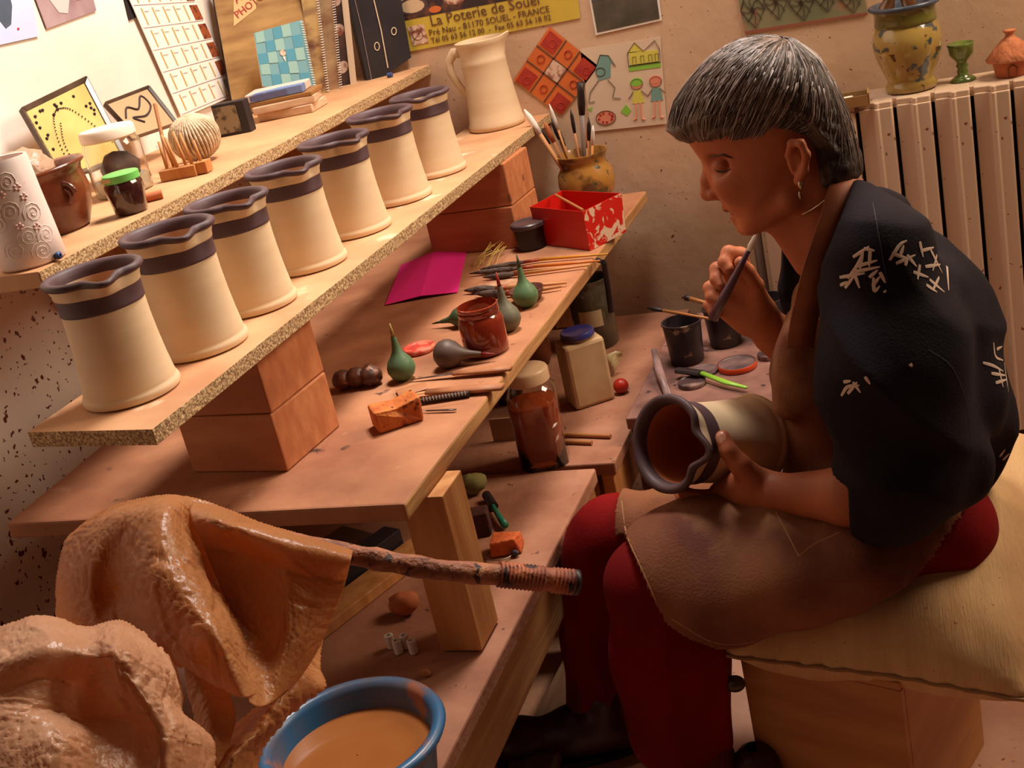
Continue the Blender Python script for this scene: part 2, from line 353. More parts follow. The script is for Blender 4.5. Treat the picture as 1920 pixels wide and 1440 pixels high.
PL = ['cream pitcher with dark rim at the near end of the board, first in the row', 'second cream dark-rimmed pitcher from the near end of the board',
      'third cream dark-rimmed pitcher from the near end of the board', 'fourth cream dark-rimmed pitcher, in the middle of the row of seven',
      'fifth cream dark-rimmed pitcher from the near end, third from the far end', 'sixth cream dark-rimmed pitcher, last but one at the far end',
      'seventh cream dark-rimmed pitcher, the one closest to the plain cream jug']
pp0 = pitcher(PL[0])
for i, (x, y) in enumerate(PP):
    o = pp0 if i == 0 else copy_tree(pp0)
    o.location = (x, y, BZ + .0005); o.rotation_euler = (0, 0, [-.75, -.7, -.62, -.66, -.55, -.7, -1.2][i]); o['label'] = PL[i]
    sc = [1.0, 1.03, 1.0, 1.0, 1.0, 1.0, .97][i]; o.scale = (sc, sc, sc)
held = copy_tree(pp0); held['label'] = 'cream pitcher with dark rim lying in the seated woman\'s left hand, mouth to the left'; del held['group']
HAX = Vector((-.51, -.77, .385)).normalized(); HB = Vector(Dp(1413, 826, 1.995))
q = HAX.to_track_quat('Z', 'Y'); held.rotation_mode = 'QUATERNION'
# turn the spout to the picture's right
sx = q @ Vector((1, 0, 0)); want = Vector(right); want = (want - want.dot(HAX) * HAX).normalized()
ang = math.atan2(sx.cross(want).dot(HAX), sx.dot(want)); 
held.rotation_quaternion = Matrix.Rotation(ang - .12, 4, HAX).to_quaternion() @ q
for ch in held.children:
    if ch.name.startswith('inner_slip'): ch.data = ch.data.copy(); ch.data.materials[0] = M_terra
held.location = HB; held.scale = (1.1, 1.1, 1.1)

# plain cream jug with a handle
jg = thing('cream_jug', 'plain cream jug with a looped handle standing at the far end of the board', 'jug', (-1.068, 2.925, BZ + .0005))
A = lambda z: max(0, min(1, (z - .17) / .04))
def jfn(r, z, a, j):
    g = math.exp(-((((a - .25 + PI) % (2 * PI)) - PI) / .22) ** 2); return r * (1 + .26 * A(z) * g), z + .006 * A(z) * g
MB().lathe([(.062, 0), (.068, .003), (.069, .012), (.0655, .02), (.062, .05), (.056, .11), (.0535, .155), (.055, .160), (.0535, .165), (.054, .19), (.057, .197), (.060, .205), (.060, .210), (.056, .211), (.052, .203), (.050, .19), (.05, .03), (.001, .02)], 64, fn=jfn).build('body', M_cream, jg, smooth=True, auto=60)
MB().tube([(-.053, 0, .185), (-.075, 0, .188), (-.092, 0, .170), (-.094, 0, .145), (-.082, 0, .115), (-.068, 0, .09), (-.058, 0, .075)], [.008, .008, .007, .0065, .006, .006, .006], 12, flat=1.6).build('handle', M_cream, jg, smooth=True)
jg.rotation_euler = (0, 0, -.12)

# ================================================================== ON THE WORK TABLE
def bulb(label, px, py, sz, col, lie=None, tip=(s(60, 70, 50))):
    p = Zp(px, py, TZ); t = thing('rubber_slip_bulb', label, 'rubber bulb', (p[0], p[1], TZ + .0005), 0, 'rubber slip-trailing bulbs on the table')
    m = mat('bulb_rubber', col, .5, tuple(c * .6 for c in col), 8, specks=[(s(70, 50, 40), 90, .66, .72)])
    T = None
    if lie is not None: T = Tm((0, 0, .023 * sz), rz=lie) @ Tm((-.0, 0, 0), ry=1.72) @ Tm((0, 0, -.023 * sz))
    MB().lathe([(.001, .0), (.012, .0015), (.020, .008), (.0245, .018), (.0245, .026), (.021, .036), (.014, .045), (.009, .053), (.0065, .063), (.005, .075), (.004, .080)], 24, T=(T if T is not None else Matrix.Identity(4)) @ Matrix.Scale(sz, 4)).build('bulb', m, t, smooth=True)
    MB().lathe([(.0035, .079), (.0028, .09), (.0012, .104)], 10, cap1=True, T=(T if T is not None else Matrix.Identity(4)) @ Matrix.Scale(sz, 4)).build('nozzle', mat('nozzle', tip, .4), t, smooth=True)
    return t
bulb('green rubber bulb standing upright left of the red lid, yellowish nozzle', 758, 712, 1.0, s(92, 122, 84), tip=s(150, 120, 60))
bulb('bright green rubber bulb farthest to the back beside the paint brushes', 990, 575, 1.0, s(96, 128, 86))
bulb('grey-green rubber bulb with a red nozzle just behind the brown glass jar', 955, 620, 1.08, s(116, 112, 90), tip=s(150, 40, 30))
bulb('brown-grey rubber bulb lying on its side in front of the brown glass jar', 845, 688, 1.05, s(98, 78, 66), lie=0.12, tip=s(120, 30, 26))
bulb('small dark green rubber bulb lying down, half hidden behind the brown glass jar', 868, 612, .8, s(70, 92, 60), lie=PI * .97, tip=s(40, 40, 30))
# brown jar
p = Zp(908, 668, TZ); t = thing('amber_jar', 'open brown-red glass jar holding slip among the rubber bulbs', 'jar', (p[0], p[1] + .02, TZ + .0005))
MB().lathe([(.034, 0), (.039, .004), (.040, .012), (.040, .06), (.037, .068), (.0345, .071), (.037, .073), (.037, .079), (.0345, .080), (.0365, .082), (.0365, .088), (.034, .089), (.033, .07), (.037, .06), (.037, .01), (.001, .008)], 40).build('glass_body', mat('amber_glass', s(150, 52, 28), .12, s(110, 34, 22), 12, spec=.6, coat=.5), t, smooth=True, auto=60)
MB().lathe([(.036, .05), (.001, .052)], 32, cap0=False).build('slip', M_terra, t, smooth=True)
# pink paper, folded
P4 = [Zp(*q_, TZ + .002) for q_ in ((722, 572), (858, 548), (877, 463), (752, 497))]
mid0 = (P4[0] + P4[1]) / 2 + [0, 0, .006]; mid1 = (P4[2] + P4[3]) / 2 + [0, 0, .01]
c = (P4[0] + P4[2]) / 2
b = MB().add([P4[0], mid0, mid1, P4[3]], [(0, 1, 2, 3)]).add([mid0, P4[1], P4[2], mid1], [(0, 1, 2, 3)])
tag(b.build('pink_paper', mat('magenta_paper', s(226, 36, 130), .7), loc=tuple(c), solid=.0008, weld=True), 'bright pink folded sheet of paper lying on the table', 'paper')
# red lid
p = Zp(783, 662, TZ)
tag(MB().lathe([(.028, 0), (.030, .001), (.031, .004), (.030, .008), (.028, .0095), (.022, .0085), (.021, .0075), (.0145, .0075), (.013, .0085), (.001, .0085)], 40).build('jar_lid', mat('red_lid', s(196, 70, 56), .4, s(215, 120, 95), 60, contrast=(.5, .6)), smooth=True, auto=40), 'round red metal jar lid lying flat beside the upright green bulb', 'lid').location = (p[0], p[1] + .01, TZ + .0005)
# shell-like rock
p = Zp(675, 725, TZ); b = MB()
for (dx, dy, r) in ((-.026, -.004, .020), (0.0, 0, .021), (.024, .003, .021)):
    b.ell((dx, dy, r * .85), (r, r, r * .85), 16, fn=lambda d, dx=dx: 1 + .22 * noise.noise(Vector(d) * 2.5 + Vector((dx * 99, 0, 0))))
tag(b.build('knobbly_stone', mat('brown_shell', s(122, 74, 52), .45, s(60, 34, 26), 26, specks=[(s(190, 140, 110), 50, .6, .7)], bump=.3, bs=80), smooth=True), 'knobbly brown shell-like stone on the table left of the green bulb', 'stone').location = (p[0], p[1], TZ)
# soap / orange sponge
p = Zp(742, 800, TZ)
b = MB(); 
V = [(-.036, -.024, 0), (.038, -.022, 0), (.036, .024, 0), (-.038, .024, 0), (-.038, -.026, .038), (.0, -.021, .032), (.04, -.026, .042), (.038, .026, .04), (.0, .024, .034), (-.038, .024, .038)]
b.add(V, [(0, 3, 2, 1), (0, 1, 6, 5, 4), (1, 2, 7, 6), (2, 3, 9, 8, 7), (3, 0, 4, 9), (4, 5, 8, 9), (5, 6, 7, 8)])
o = b.build('sponge', mat('orange_sponge', s(206, 120, 52), .7, s(176, 84, 36), 30, specks=[(s(110, 48, 26), 70, .62, .68)], bump=.4, bs=90), bevel=.004); o.location = (p[0], p[1] + .012, TZ + .0005); o.rotation_euler = (0, 0, .62)
tag(o, 'worn orange sponge block at the front of the work table', 'sponge')
# knives
def rod(name, label, cat, pts, rad, m, mats2=None, flat=1, group=None):
    P = [np.array(q_) for q_ in pts]; c = P[0]
    o = MB().tube(P, rad, 12, flat=flat).build(name, m, loc=tuple(c), smooth=True, auto=50); return tag(o, label, cat, group)
def T_(px, py, dz=.004, z=TZ): q_ = Zp(px, py, z + dz); return q_
def knife(name, label, a, b2, c, wd, m_h, m_b):
    t = thing(name, label, 'tool', tuple(a))
    MB().tube([a, a * .7 + b2 * .3, a * .35 + b2 * .65, b2], [wd * .85, wd, wd * .85, wd * .7], 12, flat=.45).build('handle', m_h, t, world=True, smooth=True)
    MB().tube([b2, c], [wd * .5, wd * .15], 8, flat=.2).build('blade', m_b, t, world=True, smooth=True); return t
M_hand = mat('tool_wood', s(186, 124, 84), .55, s(150, 92, 58), 10); M_steel = mat('dull_steel', s(84, 66, 60), .4, metal=.6)
knife('carving_knife', 'knife with a pale wooden handle lying nearest the brown jar', T_(958, 690, .008), T_(850, 700, .008), T_(770, 712, .004), .011, M_hand, M_steel)
knife('wooden_knife', 'broad wooden-handled tool with a hole lying between the knife and the comb', T_(942, 725, .008), T_(800, 735, .008), T_(740, 745, .004), .013, M_hand, MATS['pale_wood'])
knife('needle_tool', 'thin dark needle tool lying behind the orange sponge', T_(855, 768), T_(800, 770), T_(770, 768), .003, M_steel, M_steel)
t = thing('comb_brush', 'dark brush with a row of white bristles in front of the wooden tool', 'brush', tuple(T_(800, 745)))
MB().tube([T_(790, 752, .006), T_(880, 738, .006)], .006, 8, flat=.8).build('back', M_dark, t, world=True)
b = MB()
for k in range(14): a = T_(795 + k * 6, 752 - k * .9, .012); b.tube([a, a + [0, 0, .006]], .0008, 4)
b.build('bristles', MATS['white_card'], t, world=True)
rod('wooden_rib', 'flat wooden rib partly under the upright green bulb tools', 'tool', [T_(745, 738), T_(800, 722)], .018, M_hand, flat=.15)
# brushes lying at the back
BR = [((1140, 476), (1010, 487), (900, 505), 'yellow', .0028, 'long yellow-handled brush, farthest back of the lying brushes'),
      ((1125, 489), (1000, 500), (880, 513), 'orange', .0030, 'orange-handled brush second from the back of the lying brushes'),
      ((1105, 497), (985, 512), (905, 520), 'pale', .0032, 'pale-handled brush with a red ferrule in the middle of the lying brushes'),
      ((1062, 530), (950, 540), (870, 545), 'pale', .004, 'stubby bamboo brush behind the grey-green bulb'),
      ((1052, 537), (970, 550), (890, 551), 'brown', .004, 'dark-haired bamboo brush nearest the front of the lying brushes')]
HM = dict(yellow=mat('yellow_lacquer', s(206, 138, 40), .35), orange=mat('orange_lacquer', s(200, 110, 40), .35), pale=mat('bamboo', s(196, 134, 78), .5), brown=mat('bamboo_dark', s(170, 110, 62), .5))
M_hair_b = mat('brush_hair', s(58, 42, 38), .8, s(96, 76, 66), 60, bump=.4, bs=200); M_fer = mat('ferrule', s(140, 60, 40), .4, metal=.3)
for a, b2, c, hm, r, lab in BR:
    a, b2, c = T_(*a, r + .004), T_(*b2, r + .004), T_(*c, r + .004)
    t = thing('paint_brush', lab, 'paint brush', tuple(a), 0, 'paint brushes lying at the back of the table')
    MB().tube([a, a * .5 + b2 * .5, b2], [r * .6, r, r * 1.1], 10).build('handle', HM[hm], t, world=True, smooth=True)
    d = (c - b2); MB().tube([b2, b2 + d * .25], [r * 1.2, r * 1.3], 10).build('ferrule', M_fer, t, world=True, smooth=True)
    MB().tube([b2 + d * .25, b2 + d * .5, b2 + d * .8, c], [r * 1.3, r * 2.2, r * 1.6, r * .3], 10).build('hair', M_hair_b, t, world=True, smooth=True)
b = MB()
for k in range(16):
    a = T_(905 + rng.uniform(-30, 30), 500 + rng.uniform(-8, 8), .003); e = T_(940 + rng.uniform(-20, 12), 458 + rng.uniform(-8, 12), .02 + rng.uniform(0, .02)); b.tube([a, (a + e) / 2 + [0, 0, .008], e], .0007, 4)
tag(b.build('dried_grass', mat('straw', s(176, 140, 60), .7)), 'wispy tuft of dried straw behind the pink paper', 'straw')
p = Zp(1090, 560, TZ); 
p = Zp(962, 590, TZ); tag(MB().lathe([(.02, 0), (.026, .003), (.034, .022), (.035, .026), (.032, .025), (.024, .005), (.001, .004)], 32).build('small_bowl', mat('bowl_dark', s(88, 44, 36), .5), smooth=True), 'small dark bowl behind the grey-green bulb', 'bowl').location = (p[0] + .01, p[1] + .07, TZ + .0005)
# small black pot with lid
p = Zp(992, 472, TZ); t = thing('ink_pot', 'small black plastic pot with a smeared grey lid left of the red box', 'pot', (p[0], p[1] + .028, TZ + .0005))
MB().lathe([(.028, 0), (.031, .002), (.034, .048), (.034, .05)], 32, cap1=True).build('body', M_dark, t, smooth=True, auto=40)
MB().lathe([(.037, .049), (.039, .051), (.039, .058), (.036, .0605), (.033, .059), (.001, .0595)], 32).build('lid', mat('smeared_lid', s(70, 56, 58), .35, s(140, 110, 100), 20, contrast=(.5, .75)), t, smooth=True, auto=40)
# red tin box (open) with white flowers
hz = TZ + .088
C = [Zp(993, 388, hz), Zp(1093, 397, hz), Zp(1165, 362, hz), Zp(1053, 357, hz)]
C = [np.array([c[0], c[1], hz]) for c in C]; cen = sum(C) / 4; cen[2] = TZ
t = thing('red_tin', 'open square red tin with pale flower print at the back corner of the table', 'tin', tuple(cen))
M_tin = mat('red_tin', s(190, 26, 18), .35); M_tinf = mat('red_tin_flowers', s(206, 34, 22), .35, s(226, 190, 160), 32, contrast=(.52, .56), dist=1.2)
b = MB()
for i in range(4):
    a, c2 = C[i], C[(i + 1) % 4]; ina = a + (cen - a) * [.03, .03, 0]; inc = c2 + (cen - c2) * [.03, .03, 0]
    def dn(q_, k=.95): r_ = cen + (q_ - cen) * k; r_[2] = TZ + .001; return r_
    b.add([dn(a), dn(c2), c2, a, ina, inc, dn(inc), dn(ina)], [(0, 1, 2, 3), (3, 2, 5, 4), (4, 5, 6, 7)], [1 if i == 1 else 0, 0, 0])
b.add([dn(C[0]) + [0, 0, .002], dn(C[1]) + [0, 0, .002], dn(C[2]) + [0, 0, .002], dn(C[3]) + [0, 0, .002]], [(0, 1, 2, 3)])
b.build('body', [M_tin, M_tinf], t, world=True)
MB().tube([(C[0] * .45 + C[3] * .55) + [.02, 0, .004], C[1] + [0, .004, .002]], .003, 8).build('stick', HM['brown'], t, world=True)
# brush pot with brushes
bp = thing('brush_pot', 'squat ochre glazed pot full of brushes in the far corner of the table', 'pot', (-.868, 2.905, TZ + .0005))
M_ochre = mat('ochre_glaze', s(168, 116, 52), .25, s(96, 64, 36), 18, coat=.4, contrast=(.5, .62), specks=[(s(70, 70, 40), 40, .62, .66)])
MB().lathe([(.044, 0), (.05, .004), (.064, .03), (.069, .055), (.066, .08), (.056, .098), (.054, .106), (.058, .114), (.062, .122), (.062, .127), (.058, .127), (.05, .108), (.05, .02), (.001, .015)], 48).build('body', M_ochre, bp, smooth=True, auto=60)
BP = [((983, 205), 1050, 'w', .006), ((1020, 228), 1050, 'r', .005), ((1034, 222), 1062, 'd', .005), ((1088, 155), 1080, 'big', .007), ((1045, 240), 1065, 'd', .004), ((1104, 222), 1090, 'd', .004),
      ((1098, 243), 1086, 'r', .005), ((1010, 235), 1045, 'd', .004), ((1030, 195), 1058, 'w', .003), ((1070, 205), 1075, 'd', .0035), ((1112, 235), 1096, 'w', .0035)]
LAB = ['white pointed brush leaning far left in the ochre pot', 'red-brown brush head at left in the ochre pot', 'black-haired brush left of centre in the ochre pot', 'tall grey brush with black bristles rising above the ochre pot',
       'short dark brush low at the centre of the ochre pot', 'thin dark-tipped brush at right in the ochre pot', 'round rust-coloured brush at right in the ochre pot', 'dark brush close to the left rim of the ochre pot',
       'thin pale stick standing left of centre in the ochre pot', 'thin dark brush behind the tall grey one', 'thin white brush leaning right in the ochre pot']
for k, ((px, py), bx, kd, r) in enumerate(BP):
    yb = 2.885 + .03 * ((k * 7) % 5 - 2) / 2; top = Yp(px, py, yb); bot = Yp(bx, 290, yb); bot = np.array([-.868 + (bot[0] + .868) * .5, 2.905 + (yb - 2.905) * .5, TZ + .03])
    t = thing('paint_brush', LAB[k], 'paint brush', tuple(bot), 0, 'brushes standing in the ochre pot')
    d = top - bot; j1 = bot + d * .72; j2 = bot + d * .82
    MB().tube([bot, j1], [r * .6, r], 8).build('handle', HM['pale'] if kd in 'wr' else (mat('grey_handle', s(120, 100, 88), .4) if kd == 'big' else HM['brown']), t, world=True, smooth=True)
    hm = {'w': MATS['white_card'], 'r': M_terra, 'd': M_dark, 'big': M_dark}[kd]
    MB().tube([j1, j2, bot + d * .92, top], [r, r * 1.35, r * 1.2, r * .25 if kd != 'big' else r * 1.3], 10).build('hair', hm, t, world=True, smooth=True)
# dark brush hanging off table edge
t = rod('hanging_strip', 'dark brown tool hanging over the right edge of the table above the tall jar', 'tool', [Zp(1120, 487, TZ + .004), Zp(1132, 492, TZ + .004), Yp(1140, 540, 2.44), Yp(1146, 585, 2.44)], [.005, .006, .006, .006], M_dark)

# ================================================================== ON THE LOWER BENCHES
def at(px, py, z=LZ): q_ = Zp(px, py, z); return (q_[0], q_[1], z + .0015)
p = at(1012, 885); jr = thing('plastic_jar', 'large clear jar of rust-red slip with a cream screw lid beside the table edge', 'jar', (p[0], p[1] + .045, p[2]))
jr.rotation_euler = (0, 0, .25)
def rsq(r, z, a, j): k = 1 / max(abs(math.cos(a)), abs(math.sin(a))); return r * min(k, 1.14), z
MB().lathe([(.04, 0), (.044, .004), (.045, .01), (.045, .128)], 48, fn=rsq, cap1=True).build('slip', mat('rust_slip', s(196, 78, 32), .35, s(210, 100, 44), 9, coat=.4), jr, smooth=True, auto=40)
MB().lathe([(.0455, .0), (.0462, .128), (.046, .150), (.040, .164), (.034, .168), (.034, .176)], 48, fn=lambda r, z, a, j: rsq(r, z, a, j) if z < .155 else (r, z), cap0=False).build('jar_wall', M_glass, jr, smooth=True, auto=60, solid=.0012)
MB().lathe([(.040, .168), (.042, .170), (.042, .190), (.040, .194), (.036, .196), (.001, .197)], 40).build('lid', mat('cream_lid', s(226, 190, 150), .35), jr, smooth=True, auto=40)
p = at(1100, 770); wj = thing('square_jar', 'white square plastic jar with a dark blue lid on the far bench', 'jar', (p[0] - .003, p[1] + .05, p[2])); wj.rotation_euler = (0, 0, .62)
MB().box((-.045, -.035, 0), (.045, .035, .142)).build('body', mat('white_plastic', s(206, 172, 130), .5, s(180, 142, 104), 12), wj, bevel=.008)
MB().lathe([(.030, .142), (.030, .15)], 32).build('neck', MATS['white_plastic'], wj, smooth=True)
MB().lathe([(.034, .147), (.036, .149), (.036, .157), (.034, .160), (.001, .160)], 32).build('lid', mat('navy_lid', s(50, 52, 120), .35, s(120, 96, 96), 14, contrast=(.5, .7)), wj, smooth=True, auto=40)
p = at(1118, 655); tj = thing('tall_jar', 'tall grey-green glass jar with a paper label behind the white square jar', 'jar', (p[0], p[1] + .03, p[2]))
MB().lathe([(.046, 0), (.05, .005), (.051, .13), (.048, .145), (.046, .15), (.05, .158), (.051, .165), (.048, .166), (.044, .15), (.046, .13), (.046, .01), (.001, .008)], 40).build('jar_wall', mat('grey_glass', s(86, 76, 56), .2, s(60, 54, 42), 8, coat=.5), tj, smooth=True, auto=60)
b = MB(); V = []; n = 10
for k in range(n + 1):
    a = -PI / 2 + .15 + (k / n - .5) * 1.1
    V += [(.0516 * math.cos(a), .0516 * math.sin(a), .06), (.0516 * math.cos(a), .0516 * math.sin(a), .1)]
b.add(V, [(2 * k, 2 * k + 2, 2 * k + 3, 2 * k + 1) for k in range(n)]).build('paper_label', mat('old_label', s(186, 160, 124), .7), tj)
for k, (px, py, c, r, lab) in enumerate([(1010, 690, s(120, 60, 30), .03, 'round brown pot in the shade under the table, left of the white jar'), (985, 640, s(60, 60, 34), .035, 'dark green pot in the shade under the table edge'), (950, 760, s(50, 34, 26), .035, 'dark pot deep under the table behind the slip jar')]):
    p = at(px, py); tag(MB().lathe([(r * .7, 0), (r, .02), (r * 1.05, .05), (r * .8, .075), (r * .85, .08), (r * .7, .08), (r * .8, .05), (.001, .01)], 32).build('clay_pot', mat('pot_glaze', c, .3, tuple(q_ * .5 for q_ in c), 20), smooth=True), lab, 'pot').location = (min(p[0], -.86), p[1] + .02, p[2])
p = at(1167, 738); tag(MB().ell((0, 0, .0165), (.0165, .0165, .0165), 24).build('red_ball', mat('red_ball', s(186, 44, 26), .35, s(150, 30, 22), 30), smooth=True), 'small red tomato-like ball beside the white square jar', 'ball').location = p
p = at(1140, 705); b = MB(); n = 10; V = []
for j in range(n):
    for i in range(n):
        u, v = i / (n - 1) - .5, j / (n - 1); V.append((u * .06 * (.5 + v), .01 * math.sin(u * 9 + v * 5), .001 + v * .05 + .004 * noise.noise(Vector((u * 9, v * 9, 0)))))
b.add(V, [(j * n + i, j * n + i + 1, (j + 1) * n + i + 1, (j + 1) * n + i) for j in range(n - 1) for i in range(n - 1)])
o = b.build('clear_bag', mat('milky_plastic', s(210, 190, 140), .25, alpha=.55), smooth=True, solid=.0006); o.location = p; tag(o, 'small crumpled clear plastic bag behind the red ball', 'bag')
for k, (a, b2, lab) in enumerate([((1062, 815), (1145, 818), 'dark-ended wooden stick lying behind the other one on the bench edge'), ((1062, 828), (1110, 830), 'shorter wooden stick lying in front on the bench edge')]):
    rod('wooden_stick', lab, 'stick', [T_(*a, .006, LZ), T_(*b2, .006, LZ)], .0045, HM['brown'], group='sticks by the slip jar')
p = at(905, 1000); t = thing('dark_cup', 'dark square-topped block with a rough top behind the table leg', 'block', p, .3)
MB().box((-.018, -.018, 0), (.018, .018, .045)).build('body', mat('dark_clay', s(84, 40, 30), .8, s(50, 26, 22), 40, bump=.5, bs=120), t, bevel=.003)
p = at(952, 1032); o = MB().add([(-.028, -.02, 0), (.026, -.022, 0), (.03, .02, 0), (-.024, .02, 0), (-.026, -.018, .026), (.016, -.022, .03), (.028, .012, .024), (-.02, .022, .028)], [(0, 3, 2, 1), (4, 5, 6, 7), (0, 1, 5, 4), (1, 2, 6, 5), (2, 3, 7, 6), (3, 0, 4, 7)]).build('sponge', mat('orange_foam', s(214, 104, 48), .8, s(190, 84, 36), 40, bump=.4, bs=120), bevel=.003)
o.location = p; o.rotation_euler = (0, 0, .3); tag(o, 'small orange sponge piece on the lower bench behind the stick', 'sponge')
t = thing('green_brush', 'small nail brush with a green handle behind the orange sponge piece', 'brush', tuple(T_(915, 930, .01, LZ)))
MB().tube([T_(922, 945, .012, LZ), T_(938, 972, .012, LZ), T_(947, 985, .01, LZ)], [.004, .006, .007], 10).build('handle', pl('teal_handle', (36, 120, 92), .35), t, world=True, smooth=True)
MB().tube([T_(912, 928, .01, LZ), T_(926, 950, .01, LZ)], .009, 8).build('bristles', M_dark, t, world=True)
p = at(938, 1045); t = thing('hoop', 'thin wire hoop with a dark clip on the bench behind the stick', 'hoop', p)
MB().tube([(.023 * math.cos(a), .02 * math.sin(a), .004) for a in np.linspace(0, 2 * PI, 28)], .0012, 6, cap=False).build('ring', mat('wire', s(170, 150, 130), .3, metal=.8), t, smooth=True)
MB().ell((.028, 0, .006), (.008, .006, .006), 10).build('clip', M_dark, t)
b = MB()
p = at(890, 925); tag(MB().ell((0, 0, .02), (.03, .022, .02), fn=lambda d: 1 + .3 * noise.noise(Vector(d) * 2)).build('rag', mat('olive_rag', s(120, 110, 60), .9), smooth=True), 'olive crumpled rag in the shade behind the table leg', 'rag').location = p
p = at(962, 850); o = MB().box((-.03, -.002, 0), (.03, .002, .05)).build('card_scrap', mat('scrap', s(170, 130, 96), .8)); o.location = (p[0] - .03, p[1] + .06, p[2]); tag(o, 'small tan card standing in the shade left of the slip jar', 'card')
# blue bucket with clay water
bk = thing('blue_basin', 'round blue basin stained with clay, half full of muddy water', 'basin', (-.783, 1.15, LZ + .001))
M_bk = mat('stained_blue', s(40, 92, 132), .35, s(90, 80, 84), 12, specks=[(s(150, 88, 60), 16, .6, .68, 5)], spec=.5)
MB().lathe([(.085, 0), (.09, .003), (.106, .085), (.109, .088), (.119, .090), (.1215, .095), (.119, .1), (.112, .1015), (.106, .099), (.1025, .092), (.086, .006), (.001, .005)], 64).build('shell', M_bk, bk, smooth=True, auto=70)
MB().lathe([(.101, .066), (.001, .066)], 64, cap0=False).build('water', mat('muddy_water', s(160, 98, 52), .12, s(140, 82, 42), 5, spec=.5), bk)

# ================================================================== CUP TABLE
ct = thing('side_table', 'small low table smeared with dark slip behind the held pitcher', 'table', (-.45, 2.45, 0))
MB().box((-.66, 2.16, .425), (-.2, 2.72, .45)).build('tabletop', mat('smeared_top', s(150, 106, 92), .6, s(96, 62, 56), 9, specks=[(s(50, 34, 36), 30, .62, .68, 4)]), ct, world=True, bevel=.003)
for x, y in ((-.655, 2.17), (-.255, 2.17), (-.655, 2.66), (-.255, 2.66)): MB().box((x, y, 0), (x + .05, y + .05, .425)).build('leg', MATS['dark_brown_wood'], ct, world=True)
M_cup = mat('slip_crusted_cup', s(38, 30, 36), .4, s(60, 46, 48), 16, specks=[(s(150, 124, 110), 26, .66, .70, 3)])
def cup(label, px, py, r, h, y=None):
    p = Zp(px, py, .45); o = MB().lathe([(r * .8, 0), (r * .86, .002), (r, h * .96), (r * 1.06, h * .965), (r * 1.06, h), (r * .97, h), (r * .95, h * .93), (r * .8, .01), (.001, .008)], 40).build('slip_cup', M_cup, smooth=True, auto=60)
    o.location = (p[0], p[1] + r * .8, .4505); return tag(o, label, 'cup')
cup('black slip cup on the left of the side table with a brush across it', 1285, 688, .04, .09)
cup('black slip cup behind the raised hand, right of the first one', 1358, 655, .038, .085)
cup('round dark cup at the back near the apron', 1440, 640, .04, .085)
def disc(name, label, px, py, r, h, m, m2=None):
    p = Zp(px, py, .45); t = thing(name, label, 'lid', (p[0], p[1], .4505))
    MB().lathe([(r * .97, 0), (r, .001), (r, h - .001), (r * .97, h), (r * .9, h * .8), (.001, h * .8)], 40).build('top', m, t, smooth=True, auto=40)
    return t
M_sm = mat('smeared_disc', s(120, 92, 88), .5, s(70, 52, 56), 20)
t = disc('pot_lid', 'flat round lid with an orange edge beside the green brush', 1383, 690, .038, .012, M_sm)
MB().lathe([(.0385, .001), (.0392, .002), (.0392, .0115), (.0385, .0122)], 40, cap0=False).build('orange_edge', pl('orange_edge', (206, 72, 30), .4), t, smooth=True)
disc('pot_lid', 'dark lid covered in slip nearest the held pitcher', 1298, 722, .028, .009, mat('dark_lid', s(70, 50, 52), .4, s(150, 120, 110), 25, contrast=(.5, .65)))
disc('pot_lid', 'grey lid under the black bristles of the green brush', 1320, 698, .03, .006, M_sm)
disc('pot_lid', 'small dark lid half hidden by the apron', 1443, 670, .024, .01, MATS['dark_lid'])
t = thing('green_paint_brush', 'brush with a lime green handle and black bristles on the side table', 'paint brush', tuple(T_(1300, 698, .012, .45)))
MB().tube([T_(1312, 698, .016, .45), T_(1360, 717, .012, .45), T_(1400, 727, .01, .45)], [.006, .007, .004], 10, flat=.6).build('handle', pl('lime_handle', (140, 190, 60), .35), t, world=True, smooth=True)
MB().tube([T_(1270, 694, .016, .45), T_(1314, 700, .016, .45)], .011, 8, flat=.5).build('bristles', M_dark, t, world=True)
for a, b2, lab, r in (((1212, 577), (1345, 600), 'long pointed brush lying across the left black cup', .0035), ((1283, 557), (1330, 570), 'short dark brush end resting on the second black cup', .005)):
    z = .45 + .093; a_, b_ = Zp(*a, z + .008), Zp(*b2, z + .008); t = thing('paint_brush', lab, 'paint brush', tuple(a_))
    MB().tube([a_ * .75 + b_ * .25, b_], [r, r * .8], 10).build('handle', HM['brown'], t, world=True, smooth=True)
    MB().tube([a_, a_ * .9 + b_ * .1, a_ * .75 + b_ * .25], [r * .2, r * 1.6, r], 10).build('hair', M_dark, t, world=True, smooth=True)
t = thing('handle_tool', 'dark handle with a worn grey middle leaning at the left edge of the side table', 'tool', tuple(Zp(1240, 735, .45)))
MB().tube([Zp(1226, 655, .49), Zp(1236, 695, .47), Zp(1254, 745, .455)], [.006, .009, .008], 12, flat=.5).build('handle', mat('worn_red', s(90, 44, 36), .4, s(150, 120, 116), 14), t, world=True, smooth=True)
p = Zp(1462, 800, .41); tag(MB().ell((0, 0, 0), (.02, .02, .025), fn=lambda d: 1 + .3 * noise.noise(Vector(d) * 2.4)).build('white_rag', MATS['white_card'], smooth=True), 'small white rag hanging at the corner of the side table behind the pitcher', 'rag').location = (p[0], 2.14, p[2] + .01)

